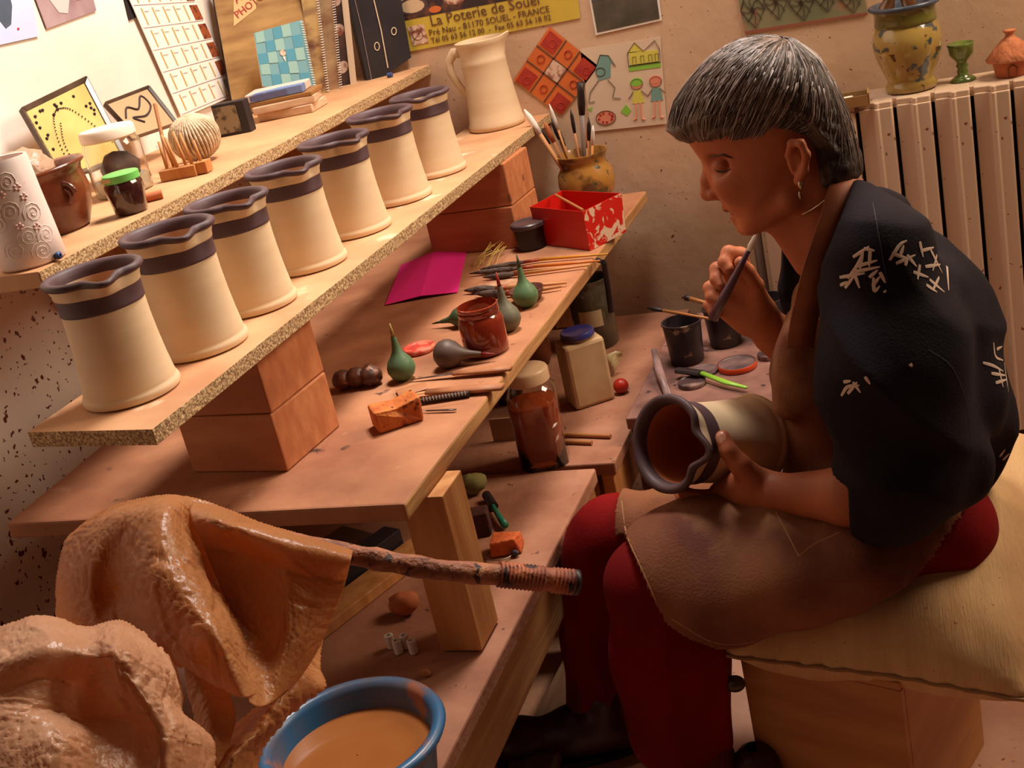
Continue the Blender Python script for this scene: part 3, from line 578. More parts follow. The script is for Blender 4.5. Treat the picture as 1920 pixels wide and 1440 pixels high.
# ================================================================== RADIATOR AND THINGS ON IT
rd = thing('radiator', 'tall cream column radiator under the poster on the back wall', 'radiator', (-.1, 2.86, .06))
M_rad = mat('cream_enamel', s(208, 178, 150), .4, specks=[(s(120, 70, 50), 60, .70, .72)])
sp = .0765
def radcol():
    b = MB(); h = .785
    b.box((-.034, -.085, .0), (.034, .06, h - .004)); return b
first = None
for k in range(14):
    x = -.445 + k * sp
    b = MB(); y0, y1, h = 2.765, 2.93, .855
    pf = [(x + .0, y0 + .016), (x + .030, y0 + .013), (x + .034, y0 - .001), (x + .040, y0 - .001), (x + .042, y0 + .003), (x + .066, y0 + .003), (x + .069, y0 + .007), (x + .069, y1), (x + .0, y1)]
    b.prism([(q_[0], q_[1], .08) for q_ in pf], (0, 0, h - .08 - .012))
    b.prism([(q_[0], q_[1] if q_[1] > 2.9 else q_[1] + .006, h - .012) for q_ in pf], (0, 0, .012))
    if first is None: first = b.build('column', M_rad, rd, world=True, bevel=.002); first_x = x
    else: o = first.copy(); COL.objects.link(o); o.parent = rd; o.location = (x - first_x, 0, 0)
MB().box((-.44, 2.80, .835), (.63, 2.91, .8545)).build('top_rail', M_rad, rd, world=True)
MB().box((-.44, 2.86, .1), (.63, 2.88, .83)).build('core', M_dark, rd, world=True)
MB().box((-.4, 2.93, .3), (.6, 2.998, .33)).build('wall_bracket', M_dark, rd, world=True)
# pipe at left
tag(MB().tube([(-.475, 2.84, .0), (-.475, 2.84, .72)], .011, 12).build('pipe', mat('dark_pipe', s(86, 62, 50), .5), smooth=True), 'dark vertical heating pipe at the left end of the radiator', 'pipe')
RZ = .8555
vs = thing('patterned_vase', 'large glazed ochre vase with blue-grey rim and leaf pattern on the radiator', 'vase', (-.108, 2.862, RZ))
M_vase = mat('vase_glaze', s(176, 146, 76), .18, s(140, 112, 56), 8, coat=.6, specks=[(s(66, 74, 72), 26, .56, .60, 3), (s(90, 60, 34), 48, .63, .66, 2)])
MB().lathe([(.045, 0), (.052, .003), (.054, .012), (.049, .02), (.047, .026), (.058, .05), (.068, .08), (.071, .105), (.068, .125), (.061, .138)], 56).build('body', M_vase, vs, smooth=True)
MB().lathe([(.061, .138), (.064, .141), (.063, .147), (.0615, .165), (.065, .172)], 56, cap0=False).build('neck', mat('olive_glaze', s(118, 110, 46), .2, s(90, 84, 36), 12, coat=.5), vs, smooth=True)
MB().lathe([(.065, .172), (.071, .174), (.073, .178), (.070, .183), (.064, .182), (.058, .172), (.055, .15), (.001, .145)], 56, cap0=False).build('rim', mat('slate_rim', s(72, 78, 92), .25), vs, smooth=True)
vs2 = thing('glazed_ladle', 'brown glazed two-stemmed piece standing inside the patterned vase', 'pottery', (-.108, 2.862, RZ + .147))
for dx, dx2 in ((-.034, -.022), (.012, .0)):
    MB().tube([(dx - .01, 0, .0), (dx, 0, .03), (dx2 + .0, 0, .055), (dx2, 0, .10)], [.02, .016, .009, .007], 14).build('stem', mat('brown_glaze', s(120, 78, 44), .15, s(70, 40, 26), 14, coat=.7), vs2, smooth=True)
gb = thing('green_goblet', 'small green glazed goblet between the vase and the clay hut', 'goblet', (-.004, 2.872, RZ))
MB().lathe([(.026, 0), (.027, .003), (.02, .008), (.010, .014), (.012, .02), (.009, .026), (.013, .032), (.009, .038), (.016, .046), (.024, .056), (.026, .072), (.028, .078), (.026, .079), (.022, .06), (.001, .05)], 32).build('cup', mat('green_glaze', s(104, 120, 52), .2, s(70, 84, 36), 20, coat=.6, specks=[(s(150, 110, 60), 60, .66, .7)]), gb, smooth=True)
hu = thing('clay_hut', 'terracotta model hut with a thatched lid at the right end of the radiator', 'figurine', (.092, 2.855, RZ))
MB().lathe([(.030, 0), (.033, .004), (.038, .036)], 32, cap1=True).build('wall', M_terra, hu, smooth=True, auto=40)
MB().lathe([(.049, .033), (.050, .036), (.035, .055), (.018, .072), (.010, .078), (.0075, .084), (.012, .089), (.013, .092), (.008, .093), (.001, .094)], 32, cap0=False, fn=lambda r, z, a, j: (r * (1 + .02 * math.sin(a * 20)), z)).build('roof', mat('thatch', s(206, 128, 84), .8, s(170, 96, 58), 40, stretch=(1, 1, .3), bump=.5, bs=90), hu, smooth=True)
MB().tube([(-.008, -.0335, .003), (-.009, -.036, .02), (0, -.0375, .027), (.009, -.036, .02), (.008, -.0335, .003)], .001, 6).build('door', M_ink, hu)
tr = thing('matchbox_tray', 'open shallow wooden box with dark contents at the left end of the radiator', 'box', tuple(Zp(1590, 198, RZ)), .05)
MB().box((-.07, -.03, 0), (.045, .03, .004)).box((-.07, -.03, .004), (.045, -.027, .022)).box((-.07, .027, .004), (.045, .03, .022)).box((-.07, -.03, .004), (-.067, .03, .022)).box((.042, -.03, .004), (.045, .03, .026)).build('body', mat('box_card', s(180, 140, 84), .7, s(150, 108, 60), 10), tr)
MB().box((-.066, -.026, .004), (.041, .026, .012)).build('lining', M_dark, tr)
MB().tube([(-.03, -.01, .016), (.0, -.012, .018), (.01, .0, .016)], .004, 8).build('putty', MATS['white_card'], tr, smooth=True)

# ================================================================== LETTERING
def text(parent, string, m, origin, xdir, zdir, size, depth=.0006, name='lettering', bold=0):
    cu = bpy.data.curves.new('t', 'FONT'); cu.body = string; cu.size = size; cu.extrude = depth / 2; cu.offset = bold; cu.resolution_u = 2
    ob = bpy.data.objects.new('t', cu); COL.objects.link(ob); dg = bpy.context.evaluated_depsgraph_get(); dg.update()
    me = bpy.data.meshes.new_from_object(ob.evaluated_get(dg)); bpy.data.objects.remove(ob)
    xd = Vector(xdir).normalized(); zd = Vector(zdir); zd = (zd - zd.dot(xd) * xd).normalized(); yd = xd.cross(zd)
    T = Matrix((xd, zd, yd)).transposed().to_4x4(); T.translation = Vector(origin) - (parent.location if parent else Vector())
    me.transform(T); me.materials.clear(); me.materials.append(m)
    o = bpy.data.objects.new(name, me); COL.objects.link(o); o.parent = parent; return o
class Sheet:
    """a thin card between four corners (lower left, lower right, upper right, upper left) facing the room"""
    def __init__(self, name, label, cat, c, m, th=.0012, face=None, group=None, grp=None):
        self.c = [np.array(q, float) for q in c]; self.n = nrm(np.cross(self.c[1] - self.c[0], self.c[3] - self.c[0]))
        if self.n @ (CAM - self.c[0]) < 0: self.n = -self.n
        self.t = thing(name, label, cat, tuple(self.c[0]), 0, group)
        MB().prism([q - self.n * th for q in self.c], self.n * th).build('sheet', m, self.t, world=True)
        self.k = 0; self.L = {}
    def P(self, u, v, off=0):
        a, b, c, d = self.c; return (1 - u) * (1 - v) * a + u * (1 - v) * b + u * v * c + (1 - u) * v * d + self.n * off
    def rect(self, u0, v0, u1, v1, m, off=.0008, key=None):
        key = key or m.name; bb = self.L.setdefault(key, (MB(), m)); P = [self.P(u0, v0, off), self.P(u1, v0, off), self.P(u1, v1, off), self.P(u0, v1, off)]
        bb[0].prism([p - self.n * off * .9 for p in P], self.n * off * .9); return self
    def poly(self, pts, m, off=.0008):
        bb = self.L.setdefault(m.name, (MB(), m)); bb[0].prism([self.P(u, v, off * .1) for u, v in pts], self.n * off * .9); return self
    def line(self, pts, m, r=.0007, off=.0012):
        bb = self.L.setdefault(m.name + '_l', (MB(), m)); bb[0].tube([self.P(u, v, off) for u, v in pts], r, 5); return self
    def disc(self, u, v, ru, rv, m, off=.0009, n=14):
        return self.poly([(u + ru * math.cos(2 * PI * k / n), v + rv * math.sin(2 * PI * k / n)) for k in range(n)], m, off)
    def ring(self, u, v, ru, rv, m, r=.0007, n=16, a0=0, a1=2 * PI):
        return self.line([(u + ru * math.cos(a0 + (a1 - a0) * k / n), v + rv * math.sin(a0 + (a1 - a0) * k / n)) for k in range(n + 1)], m, r)
    def text(self, st, m, u, v, size):
        return text(self.t, st, m, self.P(u, v, .0012), self.c[1] - self.c[0], self.c[3] - self.c[0], size)
    def done(self, names=None):
        for k, (b, m) in self.L.items(): b.build((names or {}).get(k, 'print'), m, self.t, world=True)
        return self.t
WB = lambda px, py, off=.003: Yp(px, py, YB - off)
# yellow pottery poster
S_ = Sheet('pottery_poster', 'yellow pottery workshop poster with lettering, pinned behind the cream jug', 'poster', [WB(767, 97), WB(1088, 34), WB(1076, -60), WB(737, 5)], M_yellow)
M_pdark = mat('poster_photo', s(52, 34, 38), .5, s(120, 74, 52), 30, contrast=(.5, .7))
S_.rect(.03, .62, .72, 1, M_pdark, .0006)
for u, v, r, m in ((.1, .86, .09, M_bandmat), (.22, .72, .035, M_orange), (.34, .85, .06, MATS['pale_print']), (.52, .86, .06, M_redp)): S_.disc(u, v, r, r * 1.9, m, .001)
S_.disc(.1, .86, .07, .13, MATS['cream_slip'], .0014)
S_.rect(.035, .1, .13, .48, MATS['pale_print'], .001).rect(.84, .62, .89, .86, M_redp, .001)
S_.ring(.08, .29, .03, .1, M_ink).line([(.05, .2), (.12, .4)], M_ink)
S_.text('La Poterie de Souel', M_ink, .17, .41, .036); S_.text('Pré Nau - 81170 SOUEL - FRANCE', M_ink, .145, .23, .0215)
S_.text('Tél 05 63 56 12 00  -  Fax 05 63 56 18 02', M_ink, .145, .08, .0185); S_.text('d\'argile', M_ink, .73, .78, .014); S_.text('Pâtre et Nau', M_ink, .71, .90, .012)
S_.done()
# landscape picture
S_ = Sheet('landscape_picture', 'small landscape photo with hills and a white border, right of the yellow poster', 'picture', [WB(1117, 66), WB(1241, 38), WB(1228, -60), WB(1098, -38)], M_white)
S_.rect(.03, .04, .97, .62, mat('hills', s(96, 84, 72), .6, s(70, 66, 50), 20), .0008).rect(.03, .62, .97, .99, mat('print_sky', s(120, 150, 180), .6, s(176, 190, 200), 20), .0008)
S_.poly([(.03, .6), (.97, .6), (.97, .78), (.6, .7), (.3, .82), (.03, .74)], mat('far_hills', s(80, 84, 96), .6), .0012); S_.done()
# orange squared card
S_ = Sheet('patchwork_card', 'orange and red card of nine squares hung as a diamond on the wall', 'card', [WB(1053, 217), WB(1122, 124), WB(1030, 50), WB(963, 150)], M_orange)
S_.rect(.0, .36, 1, .385, M_ink).rect(0, .64, 1, .665, M_ink).rect(.36, 0, .385, 1, M_ink).rect(.64, 0, .665, 1, M_ink)
for u, v, m in ((.02, .02, M_redp), (.7, .7, M_redp), (.02, .7, M_redp), (.7, .02, M_redp), (.385, .385, M_pinkp)): S_.rect(u, v, u + .26, v + .26, m, .0012)
for u, v in ((.1, .1), (.8, .8), (.1, .8), (.8, .1), (.5, .82), (.82, .5), (.15, .5), (.5, .15)): S_.ring(u + .03, v, .06, .06, M_redp, .001)
S_.done()
# children's drawings sheet
S_ = Sheet('drawing_sheet', 'white sheet with coloured drawings of children, a house and a spotted ladybird beetle', 'drawing', [WB(1108, 247), WB(1250, 232), WB(1238, 69), WB(1088, 92)], mat('drawing_paper', s(222, 196, 168), .7))
Mg = pl('lime_crayon', (140, 196, 70)); Mp_ = pl('pink_crayon', (226, 140, 110)); My = pl('yellow_crayon', (216, 206, 90)); Mt = pl('teal_crayon', (120, 160, 150))
S_.rect(.58, .66, .98, .73, Mg).poly([(.60, .72), (.96, .72), (.96, .86), (.60, .88)], My).poly([(.58, .87), (.68, .98), (.78, .87)], My).line([(.58, .72), (.58, .87), (.68, .98), (.78, .87), (.93, .97), (.98, .86), (.98, .72), (.58, .72)], M_inkd)
for u in (.64, .74, .84, .92): S_.line([(u, .74), (u, .82), (u + .04, .82), (u + .04, .74)], M_inkd, .0005)
for u, hair, body in ((.66, Mg, My), (.90, Mp_, Mt)):
    S_.disc(u, .50, .07, .055, Mp_).disc(u, .525, .08, .05, hair, .0012).ring(u, .50, .075, .06, M_inkd, .0005).poly([(u - .05, .43), (u + .05, .43), (u + .08, .28), (u - .08, .28)], body).line([(u - .03, .28), (u - .04, .1), (u - .08, .09)], Mp_, .0016).line([(u + .03, .28), (u + .03, .09), (u + .07, .08)], Mp_, .0016).line([(u - .05, .42), (u - .12, .34)], M_inkd).line([(u + .05, .42), (u + .12, .36)], M_inkd)
S_.poly([(.16, .74), (.24, .90), (.34, .88), (.40, .74), (.36, .80), (.34, .62), (.18, .60)], Mt).line([(.16, .74), (.24, .90), (.34, .88), (.42, .74)], M_inkd).ring(.22, .70, .06, .05, M_inkd).line([(.18, .60), (.06, .48), (.02, .36), (.1, .36)], M_inkd).line([(.30, .60), (.38, .5), (.34, .38), (.44, .36)], M_inkd)
S_.disc(.22, .15, .13, .085, Mp_).ring(.22, .15, .13, .085, M_inkd)
for k in range(9): S_.disc(.22 + .09 * math.cos(k * 2.4), .15 + .055 * math.sin(k * 2.4), .016, .014, M_redp, .0014)
S_.poly([(.42, .2), (.5, .28), (.56, .2), (.5, .14)], Mg).poly([(.04, .24), (.0, .28), (.06, .3)], Mg); S_.done()
# tile poster
S_ = Sheet('tile_poster', 'poster of green star-patterned tiles above the seated woman\'s head', 'poster', [WB(1397, 64), WB(1627, 28), WB(1610, -60), WB(1378, -30)], mat('tile_print', s(150, 140, 106), .6, s(120, 124, 92), 10, specks=[(s(176, 120, 90), 16, .6, .68)]))
for k in range(5):
    u = .1 + k * .2; v = .45 + .1 * (k % 2)
    S_.line([(u - .1, v), (u, v + .5), (u + .1, v), (u, v - .36), (u - .1, v)], M_inkd, .0009)
    for a in range(8): S_.line([(u, v), (u + .045 * math.cos(a * PI / 4 + .3), v + .16 * math.sin(a * PI / 4 + .3)), (u + .085 * math.cos(a * PI / 4), v + .3 * math.sin(a * PI / 4))], M_inkd, .0007)
    S_.disc(u, v, .02, .06, MATS['olive_glaze'])
S_.rect(0, 0, 1, .06, MATS['clay_print'] if 'clay_print' in MATS else mat('clay_print', s(150, 90, 66), .6)); S_.done()
# left-wall pictures
XW = lambda px, py, off=.004: Xp(px, py, XL + off)
S_ = Sheet('wall_photo', 'faded photograph of two figures on the left wall, right of the bluish poster', 'photo', [XW(88, 54), XW(181, 20), XW(165, -40), XW(62, -15)], mat('faded_photo', s(178, 150, 150), .5, s(140, 110, 116), 9))
S_.poly([(.15, 1), (.3, .3), (.45, .2), (.55, .55), (.5, 1)], mat('photo_light', s(206, 184, 180), .5)).poly([(.6, 1), (.62, .5), (.8, .45), (.9, 1)], MATS['photo_light']); S_.done()
S_ = Sheet('blue_poster', 'pale blue poster at the top left corner of the picture on the left wall', 'poster', [XW(-35, 92), XW(73, 68), XW(52, -40), XW(-50, -20)], mat('pale_blue_print', s(176, 190, 222), .5, s(206, 206, 222), 3))
S_.poly([(.2, 1), (.34, .45), (.45, .25), (.55, .3), (.62, .6), (.6, 1)], mat('slate_print', s(96, 108, 122), .5, s(70, 80, 96), 9)).disc(.66, .2, .02, .02, M_redp); S_.done()
S_ = Sheet('dark_strip', 'narrow dark picture edge hanging behind the wall calendar', 'picture', [XW(243, 38), XW(262, 30), XW(247, -30), XW(228, -25)], M_black); S_.done()
S_ = Sheet('calendar', 'long white calendar sheet ruled with yellow lines hanging on the left wall', 'calendar', [XW(341, 221, .01), XW(446, 176, .01), XW(352, -30, .01), XW(230, -30, .01)], MATS['white_card'], .002)
M_line = pl('calendar_rule', (196, 160, 96)); M_ph = mat('calendar_photo', s(150, 74, 40), .5, s(90, 44, 30), 60, contrast=(.5, .6))
for r in range(6):
    v0 = .02 + r * .165
    S_.rect(.02, v0, .98, v0 + .004, MATS['faded_photo'])
    for k in range(5): S_.rect(.1 + k * .165, v0 + .02, .118 + k * .165, v0 + .145, M_line)
    S_.rect(.86, v0 + .012, .99, v0 + .14, M_ph if r else mat('print_blue', s(120, 140, 176), .5))
    for k in range(4): S_.line([(.13 + k * .165, v0 + .12), (.2 + k * .165, v0 + .118)], MATS['faded_photo'], .0005)
S_.done()
# photo album standing against the left wall
def slab(name, label, cat, c, th, m_face, m_edge, group=None):
    """book-like slab: front face corners c (lower left, lower right, upper right, upper left), th = thickness away from the viewer"""
    S = Sheet(name, label, cat, c, m_face, .0012, group=group)
    MB().prism([q - S.n * .0014 for q in S.c], -S.n * th).build('block', m_edge, S.t, world=True); return S
S_ = slab('photo_album', 'large wood-print photo album standing against the left wall behind the plaid notebook', 'album', [Xp(440, 217, -1.60), Yp(592, 190, 2.77), Yp(556, -60, 2.84), Xp(396, -30, -1.61)], .022, mat('album_cover', s(176, 136, 80), .5, s(140, 98, 54), 7, stretch=(1, 1, 5)), M_black)
S_.poly([(.17, .66), (.46, .76), (.52, .98), (.23, .90)], mat('album_label', s(214, 176, 120), .5), .001)
text(S_.t, 'ALBUM', M_redp, S_.P(.25, .82, .002), S_.P(.5, .90) - S_.P(.2, .80), S_.c[3] - S_.c[0], .027)
text(S_.t, 'PHOTOS', M_redp, S_.P(.23, .71, .002), S_.P(.5, .79) - S_.P(.2, .69), S_.c[3] - S_.c[0], .024)
S_.poly([(.62, .84), (.7, .84), (.68, .7)], M_yellow).line([(.6, .86), (.72, .86)], M_yellow, .002); S_.done()
S_ = slab('plaid_notebook', 'blue and green plaid spiral notebook leaning on the photo album', 'notebook', [Yp(492, 162, 2.64), Yp(592, 162, 2.70), Yp(566, 37, 2.73), Yp(476, 62, 2.67)], .008, mat('plaid_base', s(120, 164, 170), .5), MATS['white_card'])
Mc = [mat('plaid_blue', s(70, 130, 180), .5), mat('plaid_pale', s(150, 186, 176), .5), mat('plaid_teal', s(86, 150, 170), .5)]
for i in range(5):
    for j in range(5):
        if (i + 2 * j) % 3: S_.rect(.02 + i * .18, .02 + j * .196, .02 + (i + 1) * .18 - .004, .02 + (j + 1) * .196 - .004, Mc[(i * 2 + j) % 3])
S_.disc(.5, .56, .06, .05, MATS['pale_print'], .0014).poly([(.48, .5), (.53, .5), (.52, .4)], M_white, .0014); S_.done()
b = MB()
for k in range(26): c_ = S_.P(.955, .02 + k * .038); b.tube([c_ + S_.n * .004 + np.array([0, 0, 0]), c_ + S_.n * .004 + nrm(S_.c[1] - S_.c[0]) * .006, c_ - S_.n * .008 + nrm(S_.c[1] - S_.c[0]) * .006], .0009, 5)
b.build('spiral', MATS['white_card'], S_.t, world=True)
# spiral binders / photo books right of the album
def standing(name, label, cat, px0, px1, y, topL, topR, m, th=.02, spiral=False, group=None):
    S = slab(name, label, cat, [Yp(*px0, y), Yp(*px1, y + .01), Yp(*topR, y + .03), Yp(*topL, y + .02)], th, m, M_black, group)
    if spiral:
        b = MB()
        for k in range(50): c_ = S.P(.97, .01 + k * .0198); e = nrm(S.c[1] - S.c[0]); b.tube([c_ + S.n * .003, c_ + S.n * .003 + e * .006, c_ - S.n * .006 + e * .006], .001, 5)
        b.build('spiral', MATS['white_card'], S.t, world=True)
    return S
M_sc = mat('scenic_cover', s(196, 164, 110), .4, s(110, 70, 60), 14, contrast=(.4, .6), stretch=(1, 1, 2))
standing('spiral_album', 'spiral photo album with a scenic cover right of the plaid notebook', 'album', (594, 186), (614, 182), 2.80, (556, -60), (586, -64), M_sc, .015, True, 'spiral albums on the wall shelf').done()
standing('spiral_album', 'second spiral photo album, wedged beside the picture with the pale frame', 'album', (617, 180), (638, 175), 2.84, (588, -60), (618, -64), mat('scenic_cover_two', s(190, 160, 120), .4, s(130, 80, 60), 10, stretch=(1, 1, 2)), .015, True, 'spiral albums on the wall shelf').done()
S_ = standing('framed_picture', 'dark picture with round motifs and a pale wooden side, standing beside the black box file', 'picture', (632, 178), (664, 165), 2.88, (606, -60), (640, -64), mat('dark_print', s(60, 44, 46), .5, s(110, 80, 66), 18), .015)
for v in (.2, .5, .74): S_.disc(.5, v, .3, .05, MATS['pale_print'])
S_.rect(.85, 0, 1.18, 1, mat('pale_frame', s(222, 196, 166), .5), .006); S_.done({'pale_frame': 'frame_side'})
S_ = slab('box_file', 'black cardboard box file with a frayed white edge at the corner of the wall shelf', 'box file', [Yp(692, 163, 2.90), Yp(771, 108, 2.97), Yp(740, -70, 2.99), Yp(640, -60, 2.92)], .05, M_black, M_black)
S_.ring(.34, .28, .05, .035, MATS['pale_frame'], .0012).ring(.74, .34, .05, .035, MATS['pale_frame'], .0012)
S_.line([(.44, 1), (.47, .7), (.49, .4), (.47, .05)], MATS['pale_frame'], .0016).line([(.1, 1), (.12, .5), (.08, 0)], MATS['faded_photo'], .0008); S_.done()
# blue cap lying on shelf front edge
p = Zp(728, 146, SZ); tag(MB().lathe([(.006, 0), (.006, .012)], 12, cap1=True, T=Tm((0, 0, .006), ry=PI / 2)).build('pen_cap', M_blue, smooth=True, auto=40), 'tiny blue pen cap on the shelf in front of the black box file', 'cap').location = (max(p[0], -1.255) if p[0] > -1.24 else p[0], p[1], SZ)
p = Zp(186, 478, SZ); tag(MB().lathe([(.004, 0), (.004, .006), (.0055, .007), (.0055, .011), (.002, .012)], 12, T=Tm((0, 0, .005), ry=1.4)).build('push_pin', M_blue, smooth=True), 'small blue push pin at the front edge of the shelf behind the first pitcher', 'pin').location = (-1.246, p[1], SZ + .001)

# stack of books and boxes on the shelf
def pile(name, label, cat, cx_, cy_, z, w_, d_, h, m, rz, edge=None):
    o = MB().box((-w_ / 2, -d_ / 2, 0), (w_ / 2, d_ / 2, h)).build(name, m, bevel=.002)
    o.location = (cx_, cy_, z); o.rotation_euler = (0, 0, rz); tag(o, label, cat); return o
bx, by = Zp(535, 205, SZ)[:2]; bx = -1.40; by = 2.56
M_pg = mat('yellowed_pages', s(214, 180, 146), .7, s(190, 150, 116), 30, stretch=(1, 1, 12))
pile('paper_pad', 'thick yellowed paper pad, lowest of the pile in front of the album', 'book', bx, by, SZ + .0005, .13, .10, .018, M_pg, .1)
pile('paper_pad', 'second yellowed pad, lying askew on the lowest one', 'book', bx - .005, by - .005, SZ + .019, .14, .10, .016, M_pg, .3)
pile('brown_booklet', 'thin brown curved booklet lying on the yellowed pads', 'book', bx - .01, by, SZ + .0355, .15, .10, .009, mat('brown_cover', s(150, 104, 56), .5), .2)
o = pile('blue_box', 'flat blue and white printed box on top of the pile of pads', 'box', bx - .02, by - .005, SZ + .045, .13, .09, .018, mat('blue_white_box', s(216, 196, 180), .4, s(110, 130, 176), 9, contrast=(.48, .55)), .25)
MB().box((-.055, -.0455, .003), (.03, -.045, .014)).build('printed_band', mat('slate_band', s(96, 100, 136), .5), o)
x, y = -1.455, 2.40
o = pile('card_box', 'small black box with a grey picture on its front behind the twine ball', 'box', x, y, SZ + .0005, .075, .03, .068, M_black, .1)
MB().box((-.035, -.0162, .006), (.018, -.0152, .062)).build('picture_front', mat('grey_engraving', s(140, 124, 98), .6, s(80, 66, 54), 50, contrast=(.5, .6)), o)
p = Zp(432, 250, SZ); o = pile('blue_packet', 'small blue packet with an orange picture lying beside the twine ball', 'packet', p[0], p[1], SZ + .0005, .055, .035, .012, M_blue, .35)
MB().box((-.022, -.015, .012), (.005, .015, .0128)).build('picture_front', M_orange, o)
# twine ball
p = (-1.38, 2.12); tw = tag(MB().ell((0, 0, .036), (.037, .037, .036), 20, fn=lambda d: 1 - .12 * abs(d[2])).build('twine_core', mat('twine', s(216, 194, 164), .9, s(180, 152, 120), 70, bump=.4, bs=200), smooth=True), 'ball of natural twine behind the block with wooden sticks', 'twine'); tw.location = (p[0], p[1], SZ + .001); tw.scale = (1.25, 1.25, 1.3)
b = MB()
for k in range(20):
    ph = 2 * PI * k / 40; P_ = []
    for q_ in np.linspace(0, 2 * PI, 25):
        d = Vector((math.cos(q_) * math.cos(ph), math.cos(q_) * math.sin(ph), math.sin(q_))); d = Matrix.Rotation(.25, 3, 'X') @ d
        P_.append((d.x * .0375, d.y * .0375, .036 + d.z * .0365 * (1 - .12 * abs(d.z))))
    b.tube(P_, .0023, 6, cap=False)
b.build('strands', MATS['twine'], tw, smooth=True)
# block with sticks
bk_ = thing('stick_block', 'small wooden block holding upright thin wooden sticks in front of the twine ball', 'tool holder', (-1.335, 1.985, SZ + .0005), .15)
MB().box((-.04, -.018, 0), (.03, .018, .02)).box((.026, -.012, .001), (.05, .016, .022)).build('block', MATS['pale_wood'], bk_, bevel=.001)
for k, (x, y, h, lean) in enumerate([(-.03, 0, .05, .0), (-.018, .006, .06, -.3), (-.006, -.006, .056, -.35), (.006, .005, .062, -.3), (.02, 0, .058, -.3), (.036, .004, .04, -.2)]):
    MB().tube([(x, y, .012), (x + lean * h * .35, y, .02 + h)], [.0032, .0028], 8).build('stick', MATS['pale_wood'], bk_, smooth=True)
t = thing('pencil', 'long brown pencil-like stick leaning up between the glass jar and the twine', 'stick', (-1.39, 2.02, SZ + .001))
MB().tube([(-1.375, 2.0, SZ + .002), tuple(Yp(290, 195, 2.06))], .0035, 8).build('shaft', HM['brown'], t, world=True)
# glass jar with white lid
gj = thing('glass_jar', 'large clear glass jar with a whitish screw lid and white powder inside', 'jar', (-1.425, 1.925, SZ + .0005))
MB().lathe([(.046, 0), (.05, .003), (.051, .01), (.051, .085), (.046, .097), (.044, .1)], 48, cap0=True).build('jar_wall', M_glass, gj, smooth=True, auto=60, solid=.0015)
MB().lathe([(.046, .003), (.048, .008), (.048, .028)], 40, cap1=True).build('powder', mat('white_powder', s(226, 212, 186), .8), gj, smooth=True, auto=40)
MB().lathe([(.03, .029), (.034, .05), (.02, .07), (.001, .075)], 20, fn=lambda r, z, a, j: (r * (1 + .2 * math.sin(3 * a)), z)).build('contents', mat('dim_contents', s(120, 90, 80), .6, s(70, 60, 56), 30), gj, smooth=True)
MB().lathe([(.047, .098), (.049, .1), (.049, .114), (.046, .118), (.001, .119)], 48).build('lid', mat('dusty_lid', s(226, 206, 184), .6), gj, smooth=True, auto=40)
# dark jar with green lid
dj = thing('dark_jar', 'small jar of dark brown jam-like slip with a green lid', 'jar', (-1.285, 1.735, SZ + .0005)); dj.scale = (.9, .9, .9)
MB().lathe([(.024, 0), (.029, .003), (.031, .02), (.034, .04), (.034, .055), (.030, .062)], 40, fn=lambda r, z, a, j: (r * (1 + .015 * math.cos(10 * a)), z)).build('body', mat('dark_jam', s(56, 24, 22), .12, spec=.6, coat=.6), dj, smooth=True)
MB().lathe([(.032, .060), (.033, .061), (.033, .073), (.031, .0745), (.001, .074)], 40).build('lid', M_green, dj, smooth=True, auto=40)
MB().box((-.02, -.0334, .064), (.0, -.0328, .071)).build('label_patch', mat('lid_patch', s(200, 180, 130), .5), dj)
rod('clay_roll', 'small brown clay roll lying beside the green-lidded jar', 'clay', [(-1.30, 1.80, SZ + .008), (-1.275, 1.815, SZ + .008)], .0075, M_terra)
# brown pot with plastic
bp2 = thing('brown_pot', 'wide brown glazed earthen pot with a curled handle and things inside', 'pot', (-1.40, 1.675, SZ + .0005)); bp2.scale = (1.12, 1.12, 1.1)
M_bg = mat('brown_salt_glaze', s(132, 66, 32), .3, s(80, 38, 24), 12, coat=.4, bump=.2, bs=60)
MB().lathe([(.05, 0), (.055, .003), (.066, .03), (.07, .055), (.066, .075), (.068, .083), (.074, .088), (.072, .093), (.066, .09), (.062, .075), (.062, .03), (.001, .01)], 56, fn=lambda r, z, a, j: (r, z + .006 * math.cos(a - .4) * (z > .07))).build('body', M_bg, bp2, smooth=True)
MB().tube([(.06 + .018 * (1 - k / 30) * math.cos(k * .45), -.022, .055 + .018 * (1 - k / 30) * math.sin(k * .45)) for k in range(28)], .004, 8).build('curl_handle', M_bg, bp2, smooth=True)
b = MB(); b.ell((-.015, 0, .09), (.045, .045, .035), 24, fn=lambda d: 1 + .25 * noise.noise(Vector(d) * 3))
o = b.build('plastic_wrap', mat('crinkled_plastic', s(200, 160, 130), .25, alpha=.75, bump=.6, bs=60), bp2, smooth=True)
MB().box((.0, -.03, .085), (.035, -.005, .1), T=Tm((0, 0, 0), ry=-.3)).build('blue_card', M_blue, bp2)
